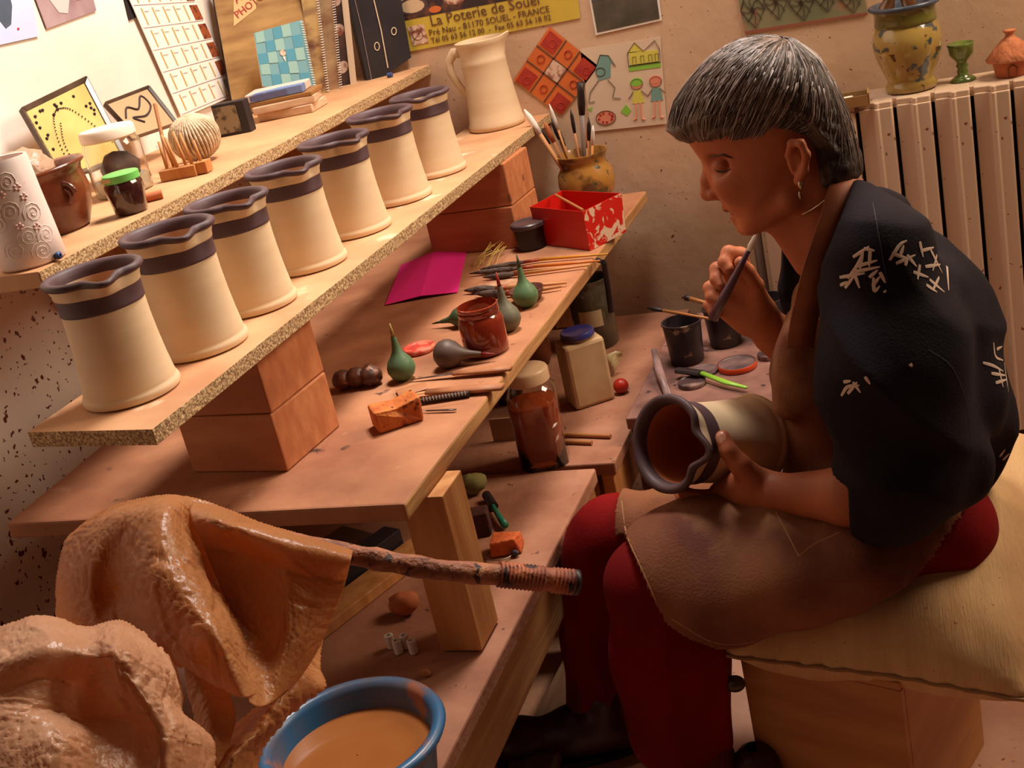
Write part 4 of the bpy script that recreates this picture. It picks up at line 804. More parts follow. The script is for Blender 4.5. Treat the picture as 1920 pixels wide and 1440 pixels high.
# white embossed vase
wv = thing('white_vase', 'tall white cylindrical vase with raised spirals at the left end of the shelf', 'vase', (-1.29, 1.482, SZ + .0005))
M_wv = mat('white_ceramic', s(226, 206, 196), .45, specks=[(s(226, 170, 150), 32, .66, .72)])
prof = [(.044, 0), (.048, .004), (.046, .05), (.043, .10), (.041, .15), (.040, .155), (.036, .154), (.038, .1), (.001, .01)]
MB().lathe(prof, 56).build('body', M_wv, wv, smooth=True, auto=60)
b = MB(); rr = lambda z: .0481 - .047 * max(z, 0) + .0002
def on(a, z): return (rr(z) * math.cos(a), rr(z) * math.sin(a), z)
for (a0, z0) in ((-.75, .045), (-1.3, .03), (-1.0, .085), (-.5, .02), (-.35, .075), (-1.55, .07), (-1.9, .1), (-.8, .125), (-.2, .04)):
    b.tube([on(a0 + (.014 * k / 20) * math.cos(k * .7) / .045, z0 + (.014 * k / 20) * math.sin(k * .7)) for k in range(2, 24)], .0006, 5)
b.build('raised_spirals', mat('raised_white', s(230, 204, 190), .5), wv, smooth=True)
b = MB()
for (a0, z0) in ((-.45, .10), (-.55, .115), (-1.1, .11), (-.9, .062), (-.4, .055)):
    for k in range(5): b.ell(on(a0 + .004 * math.cos(k * 1.256) / .045, z0 + .004 * math.sin(k * 1.256)), (.002, .002, .002), 8)
b.build('flowers', mat('flower_pink', s(228, 180, 170), .5), wv, smooth=True)
# square plates leaning on the wall
def plate(label, c, m_face, m_rim, rimw=.06):
    c = [np.array(q_) for q_ in c]; cen = sum(c) / 4; n_ = nrm(np.cross(c[1] - c[0], c[3] - c[0])); n_ = n_ if n_ @ (CAM - cen) > 0 else -n_
    t = thing('square_dish', label, 'dish', tuple(cen)); inn = [q_ + (cen - q_) * rimw * 2 for q_ in c]
    b = MB()
    for i in range(4): j = (i + 1) % 4; b.prism([c[i] + n_ * .012, c[j] + n_ * .012, inn[j] + n_ * .006, inn[i] + n_ * .006], -n_ * .012)
    b.build('rim', m_rim, t, world=True, bevel=.002)
    MB().prism([q_ + n_ * .001 for q_ in inn], n_ * .004).build('dish_floor', m_face, t, world=True)
    return t, (lambda u, v: (1 - u) * (1 - v) * inn[0] + u * (1 - v) * inn[1] + u * v * inn[2] + (1 - u) * v * inn[3] + n_ * .006)
M_rimd = mat('dark_rim_glaze', s(96, 76, 60), .3, s(66, 50, 40), 12)
t, Pf = plate('large square dish with black dots and a dark rim leaning on the left wall', [Xp(112, 345, -1.52), Xp(236, 300, -1.52), Xp(157, 148, -1.60), Xp(34, 208, -1.60)], mat('yellow_dish_glaze', s(206, 180, 110), .35, s(186, 156, 90), 8), M_rimd)
b = MB()
for k in range(34):
    u, v = rng.uniform(.04, .96), rng.uniform(.3, .97)
    if (u - .5) ** 2 / .16 + (v - .25) ** 2 / .36 < 1: continue
    b.ell(Pf(u, v), (.003, .003, .003), 8)
for q_ in ([(.16, .02), (.2, .45), (.3, .75), (.42, .86)], [(.42, .86), (.6, .78), (.8, .5), (.97, .2)], [(.24, .02), (.26, .4), (.36, .66)]):
    for c_ in spline([np.array(Pf(u, v)) for u, v in q_], 7): b.ell(c_, (.0016, .0016, .0016), 6)
b.build('painted_dots', M_inkd, t, world=True)
t, Pf = plate('smaller square dish with a painted bird shape, half behind the glass jar', [Xp(252, 262, -1.54), Xp(330, 236, -1.54), Xp(275, 166, -1.60), Xp(192, 198, -1.60)], mat('beige_dish_glaze', s(176, 146, 110), .35), M_rimd, .05)
MB().tube(spline([Pf(.1, .5), Pf(.3, .75), Pf(.5, .62), Pf(.75, .9), Pf(.8, .6), Pf(.55, .4), Pf(.25, .45), Pf(.4, .25)], 6), .002, 6).build('painted_bird', M_inkd, t, world=True)

# ================================================================== FOREGROUND: PLASTIC, STICK
def crumple(P, amp, sc, seed=0):
    """sharp folds: warped triangle waves in several directions, three scales"""
    P = np.array(P); rg = np.random.default_rng(seed); out = np.zeros(len(P))
    wx = np.array([noise.noise(Vector(p) * sc * .45 + Vector((seed, 3, 1))) for p in P]); wy_ = np.array([noise.noise(Vector(p) * sc * 1.1 + Vector((1, seed, 5))) for p in P])
    for f_, a_, n_ in ((.25, 1.3, 3), (.6, .8, 4), (1.3, .36, 5), (2.6, .14, 5)):
        for k in range(n_):
            d = nrm(rg.normal(size=3) * [1, 1, .45]); x = P @ d * sc * f_ + rg.uniform(0, 9) + wx * 1.9 + wy_ * .5
            out += a_ / n_ ** .5 * (np.abs(((x % 2) - 1)) - .5)
    return amp * out
def drape(grid, nu, nv, amp, sc, seed):
    G = [spline(row, nu) for row in grid]; cols = [spline([G[j][i] for j in range(len(G))], nv) for i in range(len(G[0]))]
    A = np.array(cols); U, V_ = A.shape[:2]
    du = np.gradient(A, axis=0); dv = np.gradient(A, axis=1); n_ = np.cross(du, dv); n_ /= np.linalg.norm(n_, axis=2, keepdims=True) + 1e-9
    A = A + n_ * crumple(A.reshape(-1, 3), amp, sc, seed).reshape(U, V_, 1)
    F = [(i * V_ + j, (i + 1) * V_ + j, (i + 1) * V_ + j + 1, i * V_ + j + 1) for i in range(U - 1) for j in range(V_ - 1)]
    return A.reshape(-1, 3), F
def buckle(A, stretch=1.07, it=110, seed=0, pin=.02, skip=3):
    """let a sheet that is slightly too large for its place buckle into folds (edge lengths grow, weak pull to the start shape)"""
    rg = np.random.default_rng(seed); X = A.copy(); U, W_ = X.shape[:2]
    def rest(di, dj): a = A[:U - di, max(0, -dj):W_ - max(0, dj)]; b = A[di:, max(0, dj):W_ - max(0, -dj)]; return np.linalg.norm(a - b, axis=2)
    cons = [(1, 0, 1.), (0, 1, 1.), (1, 1, .8), (1, -1, .8), (skip, 0, .35), (0, skip, .35), (skip, skip, .2), (skip, -skip, .2)]
    R = [rest(di, dj) * (stretch if max(abs(di), abs(dj)) == 1 else stretch * .985) for di, dj, k in cons]
    du = np.gradient(A, axis=0); dv = np.gradient(A, axis=1); n_ = np.cross(du, dv); n_ /= np.linalg.norm(n_, axis=2, keepdims=True) + 1e-9
    w1 = crumple(A.reshape(-1, 3), .006, 14, seed).reshape(U, W_, 1); X = X + n_ * w1
    for t_ in range(it):
        D_ = np.zeros_like(X); C_ = np.zeros(X.shape[:2] + (1,))
        for (di, dj, k), r in zip(cons, R):
            sa = (slice(0, U - di), slice(max(0, -dj), W_ - max(0, dj))); sb = (slice(di, U), slice(max(0, dj), W_ - max(0, -dj)))
            d = X[sb] - X[sa]; L = np.linalg.norm(d, axis=2) + 1e-9; c = (d * ((L - r) / L * .5 * k)[..., None])
            D_[sa] += c; D_[sb] -= c; C_[sa] += k; C_[sb] += k
        X += D_ / C_ * 1.9
        X += (A - X) * pin * (1 - t_ / it * .5)
    return X
def sheet_mesh(mb, grid, nu, nv, stretch, seed, pin=.02, skip=3, it=110):
    G = [spline(row, nu) for row in grid]; cols = [spline([G[j][i] for j in range(len(G))], nv) for i in range(len(G[0]))]
    A = buckle(np.array(cols), stretch, it, seed, pin, skip); U, W_ = A.shape[:2]
    mb.add(A.reshape(-1, 3), [(i * W_ + j, (i + 1) * W_ + j, (i + 1) * W_ + j + 1, i * W_ + j + 1) for i in range(U - 1) for j in range(W_ - 1)])
M_plastic = mat('tan_plastic_sheet', s(210, 156, 104), .32, s(190, 134, 84), 5, bump=.25, bs=70, transl=.5, spec=.6, dist=1, alpha=.9)
M_plastic2 = mat('pale_plastic_sheet', s(222, 182, 148), .32, s(200, 154, 118), 5, bump=.25, bs=70, transl=.45, spec=.6, dist=1, alpha=.92)
D = Dp
big = MB()
rows = [  # left lobe, from the crest downwards
 [D(150, 985, 1.40), D(200, 955, 1.38), D(260, 937, 1.36), D(320, 930, 1.345), D(380, 940, 1.345), D(465, 972, 1.35)],
 [D(124, 1015, 1.37), D(180, 985, 1.33), D(240, 968, 1.30), D(310, 960, 1.28), D(365, 968, 1.32), D(450, 1000, 1.345)],
 [D(110, 1075, 1.36), D(170, 1050, 1.30), D(215, 1055, 1.29), D(290, 1060, 1.23), D(352, 1050, 1.25), D(430, 1070, 1.33)],
 [D(107, 1130, 1.36), D(165, 1120, 1.30), D(210, 1115, 1.30), D(300, 1130, 1.215), D(380, 1120, 1.215), D(450, 1130, 1.31)],
 [D(112, 1165, 1.37), D(180, 1172, 1.31), D(225, 1160, 1.285), D(320, 1190, 1.21), D(405, 1185, 1.185), D(465, 1190, 1.27)],
 [D(150, 1178, 1.38), D(235, 1190, 1.32), D(290, 1215, 1.26), D(360, 1240, 1.20), D(430, 1250, 1.18), D(462, 1240, 1.22)],
 [D(190, 1185, 1.40), D(270, 1205, 1.34), D(335, 1245, 1.26), D(400, 1285, 1.20), D(452, 1305, 1.18), D(478, 1300, 1.20)],
]
sheet_mesh(big, rows, 22, 18, 1.11, 1, .014)
rows = [  # right flap hanging from the stick
 [D(365, 940, 1.345), D(430, 955, 1.335), D(490, 978, 1.33), D(550, 995, 1.33), D(605, 1010, 1.33), D(660, 1026, 1.33)],
 [D(360, 968, 1.30), D(425, 982, 1.27), D(487, 1003, 1.265), D(545, 1018, 1.265), D(602, 1030, 1.27), D(657, 1045, 1.275)],
 [D(385, 1030, 1.28), D(440, 1040, 1.28), D(492, 1060, 1.275), D(545, 1075, 1.265), D(595, 1085, 1.27), D(646, 1090, 1.28)],
 [D(425, 1130, 1.27), D(455, 1130, 1.28), D(495, 1140, 1.275), D(540, 1145, 1.255), D(585, 1145, 1.265), D(630, 1140, 1.28)],
 [D(450, 1210, 1.24), D(470, 1210, 1.255), D(500, 1215, 1.26), D(535, 1212, 1.245), D(570, 1205, 1.255), D(604, 1200, 1.28)],
 [D(462, 1275, 1.20), D(475, 1278, 1.21), D(495, 1280, 1.225), D(522, 1275, 1.23), D(550, 1262, 1.25), D(575, 1250, 1.27)],
 [D(468, 1315, 1.185), D(480, 1322, 1.19), D(496, 1322, 1.205), D(515, 1312, 1.22), D(532, 1300, 1.24), D(550, 1285, 1.26)],
]
sheet_mesh(big, rows, 20, 18, 1.10, 2, .015)
o = big.build('plastic_sheet', M_plastic, loc=tuple(D(345, 940, 1.3)), smooth=True, solid=.0006); tag(o, 'large crinkled tan plastic sheet draped over the stick at the left', 'plastic sheet')
mb = MB()
rows = [
 [D(-60, 1200, 1.12), D(20, 1172, 1.12), D(100, 1162, 1.12), D(160, 1172, 1.13), D(230, 1166, 1.14), D(300, 1212, 1.16), D(330, 1250, 1.2)],
 [D(-80, 1260, 1.06), D(20, 1230, 1.05), D(90, 1215, 1.05), D(160, 1225, 1.06), D(225, 1215, 1.05), D(310, 1255, 1.11), D(342, 1300, 1.18)],
 [D(-80, 1330, 1.04), D(10, 1300, 1.04), D(80, 1275, 1.05), D(150, 1285, 1.09), D(220, 1262, 1.04), D(300, 1300, 1.07), D(345, 1340, 1.16)],
 [D(-80, 1370, 1.02), D(20, 1345, 1.02), D(80, 1330, 1.04), D(150, 1345, 1.08), D(235, 1330, 1.05), D(320, 1355, 1.06), D(395, 1385, 1.15)],
 [D(-80, 1430, 1.00), D(40, 1410, .99), D(110, 1385, 1.0), D(180, 1375, 1.04), D(250, 1370, 1.06), D(320, 1400, 1.05), D(400, 1430, 1.14)],
 [D(-80, 1520, .98), D(40, 1500, .97), D(110, 1480, .98), D(180, 1470, 1.01), D(250, 1470, 1.03), D(320, 1490, 1.05), D(410, 1520, 1.14)],
]
sheet_mesh(mb, rows, 22, 22, 1.13, 5, .011)
o = mb.build('plastic_sheet', M_plastic2, loc=tuple(D(100, 1300, 1.05)), smooth=True, solid=.0006); tag(o, 'pale crumpled plastic bag bulging at the bottom left corner', 'plastic sheet')
mb = MB()
rows = [
 [D(530, 1190, 1.36), D(575, 1180, 1.36), D(604, 1200, 1.38)],
 [D(500, 1250, 1.33), D(540, 1240, 1.31), D(600, 1250, 1.35)],
 [D(480, 1320, 1.27), D(530, 1300, 1.25), D(608, 1290, 1.33)],
 [D(420, 1380, 1.24), D(490, 1360, 1.21), D(560, 1330, 1.29)],
 [D(395, 1440, 1.21), D(440, 1420, 1.17), D(492, 1410, 1.24)],
 [D(380, 1520, 1.2), D(430, 1500, 1.17), D(480, 1520, 1.22)],
]
sheet_mesh(mb, rows, 24, 18, 1.12, 9, .012)
rows = [[D(345, 1235, 1.24), D(380, 1262, 1.23), D(430, 1300, 1.22)], [D(352, 1300, 1.22), D(390, 1320, 1.2), D(440, 1350, 1.2)], [D(370, 1380, 1.2), D(400, 1390, 1.18), D(430, 1400, 1.2)], [D(370, 1480, 1.2), D(400, 1490, 1.18), D(440, 1480, 1.2)]]
sheet_mesh(mb, rows, 24, 20, 1.10, 11, .012)
o = mb.build('plastic_sheet', M_plastic, loc=tuple(D(500, 1300, 1.28)), smooth=True, solid=.0006); tag(o, 'twisted trailing end of tan plastic between the big sheet and the basin', 'plastic sheet')
# what the plastic wraps: clay bags stacked on a crate
b = MB(); b.ell((0, 0, .13), (.11, .10, .13), 28, fn=lambda d: 1 + .12 * noise.noise(Vector(d) * 2))
tag(b.build('clay_bag', mat('clay_bag_grey', s(120, 70, 46), .6, s(86, 48, 34), 6), smooth=True), 'dark clay bag on the low bench, mostly hidden beneath the draped plastic', 'bag').location = (-1.10, 1.16, LZ + .006)
# handle stick
e0, e1 = D(330, 990, 1.35), D(1080, 1092, 1.36)
st = thing('clay_crusted_stick', 'clay-crusted metal bar with a ribbed grip sticking out of the plastic over the basin', 'bar', tuple(e0))
pts = spline([e0, D(560, 1022, 1.315), D(800, 1065, 1.32), D(960, 1080, 1.34)], 14)
b = MB(); b.tube(pts, [.0115 + .0018 * noise.noise(Vector(q_) * 60) for q_ in pts], 14)
b.build('bar', mat('crusted_bar', s(168, 104, 70), .6, s(110, 58, 38), 30, specks=[(s(60, 28, 24), 80, .6, .66), (s(214, 160, 120), 50, .66, .7)], bump=.6, bs=90), st, world=True, smooth=True)
g0, g1 = D(935, 1077, 1.337), e1; L_ = np.linalg.norm(g1 - g0); P_ = [g0 + (g1 - g0) * k / 60 for k in range(61)]
R_ = [.0128 + (.0016 if (k % 3 == 0 and (k < 34 or k > 40)) else 0) for k in range(61)]; R_[0] = .014; R_[-1] = .013
MB().tube(P_, R_, 18).build('ribbed_grip', mat('grip_rubber', s(190, 106, 68), .55, s(96, 44, 34), 22, specks=[(s(50, 26, 26), 70, .58, .64)], bump=.3, bs=90), st, world=True, smooth=True, auto=60)
MB().tube([g1 - nrm(g1 - g0) * .004, g1 + nrm(g1 - g0) * .002], .0138, 18).build('end_cap', M_dark, st, world=True, smooth=True)

# ================================================================== STOOL AND CUSHION
stl = thing('plywood_stool', 'box-shaped plywood stool under the cream cushion', 'stool', (-.24, 1.68, 0))
T = Tm((-.15, 1.515, 0), rz=-.349)
M_ply = mat('plywood', s(196, 136, 80), .5, s(170, 108, 60), 4, stretch=(1, 1, 5), specks=[(s(226, 190, 150), 12, .72, .76, 5)])
MB().box((-.25, 0, 0), (0, .014, .297), T=T).build('front_panel', M_ply, stl, world=True, bevel=.002)
MB().box((-.014, .0145, 0), (0, .28, .297), T=T).build('side_panel', M_ply, stl, world=True, bevel=.002)
MB().box((-.25, .0145, 0), (-.236, .28, .297), T=T).build('side_panel', M_ply, stl, world=True, bevel=.002)
MB().box((-.236, .266, 0), (-.0145, .28, .297), T=T).build('back_panel', M_ply, stl, world=True)
MB().box((-.25, 0, .2975), (0, .28, .31), T=T).build('seat_board', M_ply, stl, world=True, bevel=.002)
lv = thing('metal_knob', 'dull metal knob on a red rod at the left side of the stool', 'knob', tuple(Yp(1375, 1280, 1.56)))
MB().ell(tuple(Yp(1378, 1282, 1.56)), (.016, .014, .012), 16).build('knob', M_steel, lv, world=True, smooth=True)
MB().tube([Yp(1350, 1215, 1.57), Yp(1362, 1275, 1.565)], .005, 8).build('rod', pl('red_rod', (150, 40, 24), .4), lv, world=True)

def pillow(P):
    # local frame: u along the front edge, v towards the back
    q = (P - PC) @ PRm; u = q[:, 0] / .215; v = q[:, 1] / .27; z = q[:, 2]
    e = np.clip(1 - np.abs(u) ** 4, 0, 1) ** .5 * np.clip(1 - np.abs(v) ** 4, 0, 1) ** .5
    h = .092 * e + .001
    sag = -.085 * np.clip(v * -1 - .1, 0, 1) - .018 * np.clip(u - .2, 0, 1) 
    zz = z - sag
    d = np.abs(zz) - h
    out = np.maximum(np.abs(u) - 1, np.abs(v) - 1); return np.where(out > 0, np.maximum(d, out * .28), d) * .7
PC = np.array([-.142, 1.79, .402], np.float32); a_ = -.20
PRm = np.array([[math.cos(a_), -math.sin(a_), 0], [math.sin(a_), math.cos(a_), 0], [0, 0, 1]], np.float32)
V, F = nets(pillow, PC - [.37, .33, .23], PC + [.37, .33, .14], .007)
wr = np.array([.004 * math.sin(30 * p[0] + 6 * noise.noise(Vector(p) * 7)) * max(0, 1 - abs(p[1] - 1.54) / .1) + .004 * noise.noise(Vector(p) * 14) for p in V]); V[:, 2] += wr
cu = thing('cushion', 'plump unbleached linen cushion on the stool under the seated woman', 'cushion', tuple(PC))
M_lin = mat('linen', s(212, 172, 122), .9, s(194, 150, 104), 3, stretch=(6, 1, 1), bump=.25, bs=60, specks=[(s(140, 96, 62), 150, .72, .75)])
MB().add(V, F).build('cover', M_lin, cu, world=True, smooth=True)
seam = []
for k in range(60):
    a = -1 + 2 * k / 59; u, v = a, -1
    L = np.array([u * .215, v * .27, -.085 * .9 - .018 * max(0, u - .2) - .003]); seam.append(PC + PRm @ L + [0, -.002, .001 * math.sin(k)])
MB().tube(seam, .003, 6).build('seam', mat('seam_thread', s(150, 112, 76), .9), cu, world=True, smooth=True)

# ================================================================== THE WOMAN
Q = Yp
root = thing('seated_woman', 'grey-haired woman in a black jacket and brown apron sitting on the cushion, painting a pitcher', 'person', (-.2, 1.72, 0))
YH = 1.76
prof = [(1302, 283), (1310, 294), (1320, 308), (1325, 325), (1332, 345), (1343, 364), (1354, 380), (1366, 394), (1378, 407), (1388, 421), (1397, 431), (1408, 436), (1425, 431), (1450, 419), (1478, 404), (1505, 380), (1535, 340), (1556, 300), (1566, 240), (1545, 160), (1500, 105), (1430, 82), (1360, 100), (1305, 150), (1280, 200), (1276, 232), (1288, 262)]
PF = np.array([[Q(x, y, YH)[0], Q(x, y, YH)[2]] for x, y in prof])
def polyd(P2, PG, soft=False):
    d = np.full(len(P2), 9., np.float32); sm = np.zeros(len(P2), np.float32); ins = np.zeros(len(P2), bool); n = len(PG)
    for i in range(n):
        a, b = PG[i], PG[(i + 1) % n]; e = b - a; w_ = P2 - a; t = np.clip(w_ @ e / (e @ e), 0, 1); q = w_ - t[:, None] * e
        di = np.sqrt((q * q).sum(1)) + 1e-5; d = np.minimum(d, di); sm += (di * 60) ** -6 if soft else 0; c = (a[1] > P2[:, 1]) != (b[1] > P2[:, 1])
        ins ^= c & (P2[:, 0] < (b[0] - a[0]) * (P2[:, 1] - a[1]) / (b[1] - a[1] + 1e-12) + a[0])
    if soft: d = np.minimum(d, sm ** (-1 / 6) / 60 * 1.12)
    return np.where(ins, d, -d)           # positive inside
def inflate(PG, W, R, y0=YH, p=.5):
    def f(P):
        e = polyd(P[:, [0, 2]], PG, True); t = np.clip(e, 0, R) / R; T_h = W * (1 - (1 - t) ** 2) ** p; y = np.abs(P[:, 1] - y0)
        return np.where(e > 0, (y - T_h) * .75, np.sqrt(np.minimum(e, 0) ** 2 + y * y))
    return f
h = lambda x, y, dy=0: Q(x, y, YH + dy)
nose_dir = [(1322, 312), (1320, 365)]
yn = np.array([0, 1, 0])
near = -.032
head = [
 ('f', 0, inflate(PF, .076, .088, p=.66)),
 ('c', .010, h(1333, 304), h(1327, 337), .0085, .0090), ('c', .008, h(1327, 337), h(1327, 361), .0090, .0108), ('c', .006, h(1328, 364), h(1343, 366), .0085, .0075),
 ('e', .006, h(1338, 364, -.011), (.009, .0075, .0075)), ('e', .006, h(1338, 364, .011), (.009, .0075, .0075)),
 ('e', .016, h(1375, 345, -.042), (.026, .016, .024)), ('e', .016, h(1375, 345, .042), (.026, .016, .024)),
 ('-', .012, h(1344, 311, -.047), (.021, .013, .013)), ('-', .012, h(1344, 311, .047), (.021, .013, .013)),
 ('e', .0025, h(1354, 311, -.0315), (.0140, .0125, .0118)), ('e', .0025, h(1354, 311, .0315), (.0140, .0125, .0118)),
 ('c', .008, h(1330, 290, -.014), h(1362, 288, -.046), .005, .005), ('c', .008, h(1330, 290, .014), h(1362, 288, .046), .005, .005),
 ('c', .005, h(1365, 388, 0), h(1384, 392, -.022), .0076, .003), ('c', .005, h(1380, 405, 0), h(1392, 402, -.018), .0082, .003),
 ('c', .005, h(1365, 388, 0), h(1384, 392, .022), .0076, .003), ('c', .005, h(1380, 405, 0), h(1392, 402, .018), .0082, .003),
 ('-', .003, h(1378, 397, 0), (.016, .02, .0012)),
 ('e', .012, h(1404, 422, 0), (.018, .022, .014)),
 ('c', .012, h(1410, 420, -.022), h(1478, 375, -.052), .014, .016), ('c', .012, h(1410, 420, .022), h(1478, 375, .052), .014, .016),
 # neck
 ('c', .022, h(1520, 330), h(1575, 440, .0), .055, .060), ('c', .02, h(1470, 400), h(1530, 480), .030, .035),
]
ear = [('c', .003, h(1478, 292, -.076), h(1484, 268, -.084), .005, .005), ('c', .004, h(1484, 268, -.084), h(1502, 268, -.090), .005, .005), ('c', .004, h(1502, 268, -.090), h(1512, 290, -.090), .005, .0055),
       ('c', .004, h(1512, 290, -.090), h(1508, 318, -.085), .0055, .005), ('c', .004, h(1508, 318, -.085), h(1498, 338, -.076), .006, .0075), ('e', .006, h(1496, 298, -.074), (.013, .006, .02)), ('c', .004, h(1482, 306, -.077), h(1488, 322, -.077), .004, .004)]
fh = from_prims(head + ear)
lo, hi = bounds([h(1240, 60), h(1620, 500)], 0.03); lo[1] = YH - .12; hi[1] = YH + .12
Vh, Fh = nets(fh, lo, hi, .0028)
# arms + hands
LD = 1.0
def fingers(base, rows, k=.004): 
    out = []
    for ch in rows:
        for i in range(len(ch) - 1): out.append(('c', k if i else .006, ch[i][0], ch[i + 1][0], ch[i][1], ch[i + 1][1]))
    return out
# near (left) hand holding the pitcher from below
D = Dp
hl = [('c', .012, Q(1690, 935, 1.575), Q(1590, 930, 1.60), .040, .041), ('c', .012, Q(1590, 930, 1.60), Q(1450, 925, 1.645), .041, .026),
      ('c', .014, Q(1450, 922, 1.645), Q(1405, 915, 1.655), .027, .027),
      ('c', .014, Q(1420, 915, 1.655), Q(1350, 935, 1.69), .028, .020), ('c', .012, Q(1400, 905, 1.65), Q(1360, 925, 1.70), .024, .022), ('c', .012, Q(1410, 930, 1.68), Q(1340, 945, 1.72), .024, .018)]
hl += fingers(None, [
    [(Q(1418, 905, 1.645), .023), (Q(1388, 872, 1.632), .0158), (Q(1366, 846, 1.634), .0130), (Q(1355, 820, 1.645), .0108)],           # thumb
    [(Q(1350, 930, 1.68), .0125), (Q(1310, 932, 1.665), .0108), (Q(1285, 925, 1.672), .0095), (Q(1274, 915, 1.69), .008)],
    [(Q(1348, 938, 1.70), .0125), (Q(1305, 942, 1.695), .0108), (Q(1280, 935, 1.715), .0098), (Q(1272, 922, 1.735), .008)],
    [(Q(1350, 944, 1.725), .012), (Q(1315, 950, 1.735), .0105), (Q(1295, 945, 1.755), .0095), (Q(1290, 930, 1.775), .008)],
    [(Q(1355, 948, 1.745), .011), (Q(1330, 952, 1.765), .0095), (Q(1315, 947, 1.78), .0085), (Q(1310, 935, 1.795), .0075)]])
P_ = [p[2] for p in hl] + [p[3] for p in hl]; lo, hi = bounds(P_, .06)
Vl, Fl = nets(from_prims(hl), lo, hi, .0028)
# far (right) hand with the brush
yr = 1.86
hr = [('c', .012, Q(1520, 690, 1.93), Q(1450, 625, 1.89), .042, .030), ('c', .014, Q(1450, 625, 1.89), Q(1420, 590, 1.87), .030, .026),
      ('c', .016, Q(1425, 595, 1.87), Q(1372, 555, 1.86), .026, .022), ('c', .014, Q(1420, 580, 1.865), Q(1392, 515, 1.855), .024, .018), ('c', .014, Q(1400, 600, 1.87), Q(1360, 575, 1.865), .024, .018), ('c', .01, Q(1425, 590, 1.865), Q(1415, 540, 1.85), .020, .014)]
hr += fingers(None, [
    [(Q(1395, 512, 1.855), .0135), (Q(1388, 478, 1.838), .0118), (Q(1366, 474, 1.822), .011), (Q(1358, 492, 1.808), .0095), (Q(1366, 506, 1.800), .0085)],       # index curled over the brush
    [(Q(1378, 532, 1.86), .013), (Q(1362, 500, 1.840), .0115), (Q(1344, 505, 1.822), .0108), (Q(1343, 524, 1.808), .0095), (Q(1352, 535, 1.800), .0085)],
    [(Q(1368, 555, 1.865), .0125), (Q(1346, 530, 1.850), .011), (Q(1331, 540, 1.832), .0102), (Q(1334, 558, 1.820), .009), (Q(1344, 566, 1.815), .008)],
    [(Q(1362, 575, 1.87), .0115), (Q(1342, 560, 1.860), .0098), (Q(1330, 572, 1.845), .0092), (Q(1338, 586, 1.835), .008), (Q(1347, 588, 1.83), .0075)],
    [(Q(1425, 575, 1.85), .0165), (Q(1418, 535, 1.828), .0115), (Q(1402, 508, 1.812), .0105), (Q(1388, 492, 1.800), .009)]])     # thumb
P_ = [p[2] for p in hr] + [p[3] for p in hr]; lo, hi = bounds(P_, .06)
Vr, Fr = nets(from_prims(hr), lo, hi, .0028)
# torso, upper arms and legs under the clothes (one skin surface with the rest)
bd = [('c', .04, Q(1590, 470, YH), Q(1690, 700, YH), .07, .085, ((0, 1, 0), .65)), ('c', .04, Q(1690, 700, YH), Q(1735, 930, YH), .085, .08, ((0, 1, 0), .65)),
      ('c', .03, Q(1650, 485, 1.65), Q(1700, 700, 1.59), .045, .042), ('c', .03, Q(1700, 700, 1.59), Q(1695, 925, 1.575), .042, .036),
      ('c', .03, Q(1575, 450, 1.88), Q(1525, 690, 1.93), .045, .038),
      ('c', .03, Q(1720, 1010, 1.66), Q(1232, 1100, 1.61), .065, .040), ('c', .03, Q(1720, 990, 1.84), Q(1130, 1020, 1.80), .065, .045),
      ('c', .02, Q(1130, 1010, 1.80), Q(1100, 1350, 1.745), .048, .034), ('c', .02, Q(1226, 1110, 1.61), Q(1350, 1440, 1.57), .040, .030),
      ('c', .03, Q(1545, 390, YH), Q(1590, 470, YH), .045, .05)]
P_ = [p[2] for p in bd] + [p[3] for p in bd]; lo, hi = bounds(P_, .13)
Vb, Fb = nets(from_prims(bd), lo, hi, .010)
M_skin = mat('skin', s(186, 108, 70), .55, s(166, 88, 54), 9, sss=.12, spec=.35, bump=.05, bs=150)
M_lip = mat('lips', s(146, 66, 50), .5); M_nail = mat('nails', s(206, 146, 118), .35)
sk = MB()
cen = Vh[Fh].mean(1); mi = np.zeros(len(Fh), int)
for c_, r_ in ((h(1366, 392, 0), .0085), (h(1371, 393, -.008), .008), (h(1377, 394, -.015), .006), (h(1381, 406, 0), .0085), (h(1384, 405, -.008), .007), (h(1388, 404, -.014), .0055)):
    for sg in (1, -1):
        cc = np.array(c_).copy(); cc[1] = YH + sg * (cc[1] - YH); mi[np.linalg.norm((cen - cc) * [1, 1, 1.5], axis=1) < r_] = 1
sk.add(Vh, Fh, mi.tolist())
def nail(V, F, tips):
    c = V[F].mean(1); m_ = np.zeros(len(F), int)
    for t_, r_ in tips: m_[np.linalg.norm(c - t_, axis=1) < r_] = 2
    return m_.tolist()
tn = Q(1351, 820, 1.637) 
sk.add(Vl, Fl, nail(Vl, Fl, [(tn, .0075)])); sk.add(Vr, Fr, 0); sk.add(Vb, Fb, (3 * (Vb[Fb].mean(1)[:, 2] < .33)).tolist())
body = sk.build('body', [M_skin, M_lip, M_nail, mat('maroon_sock', s(84, 20, 14), .85)], root, world=True, smooth=True)
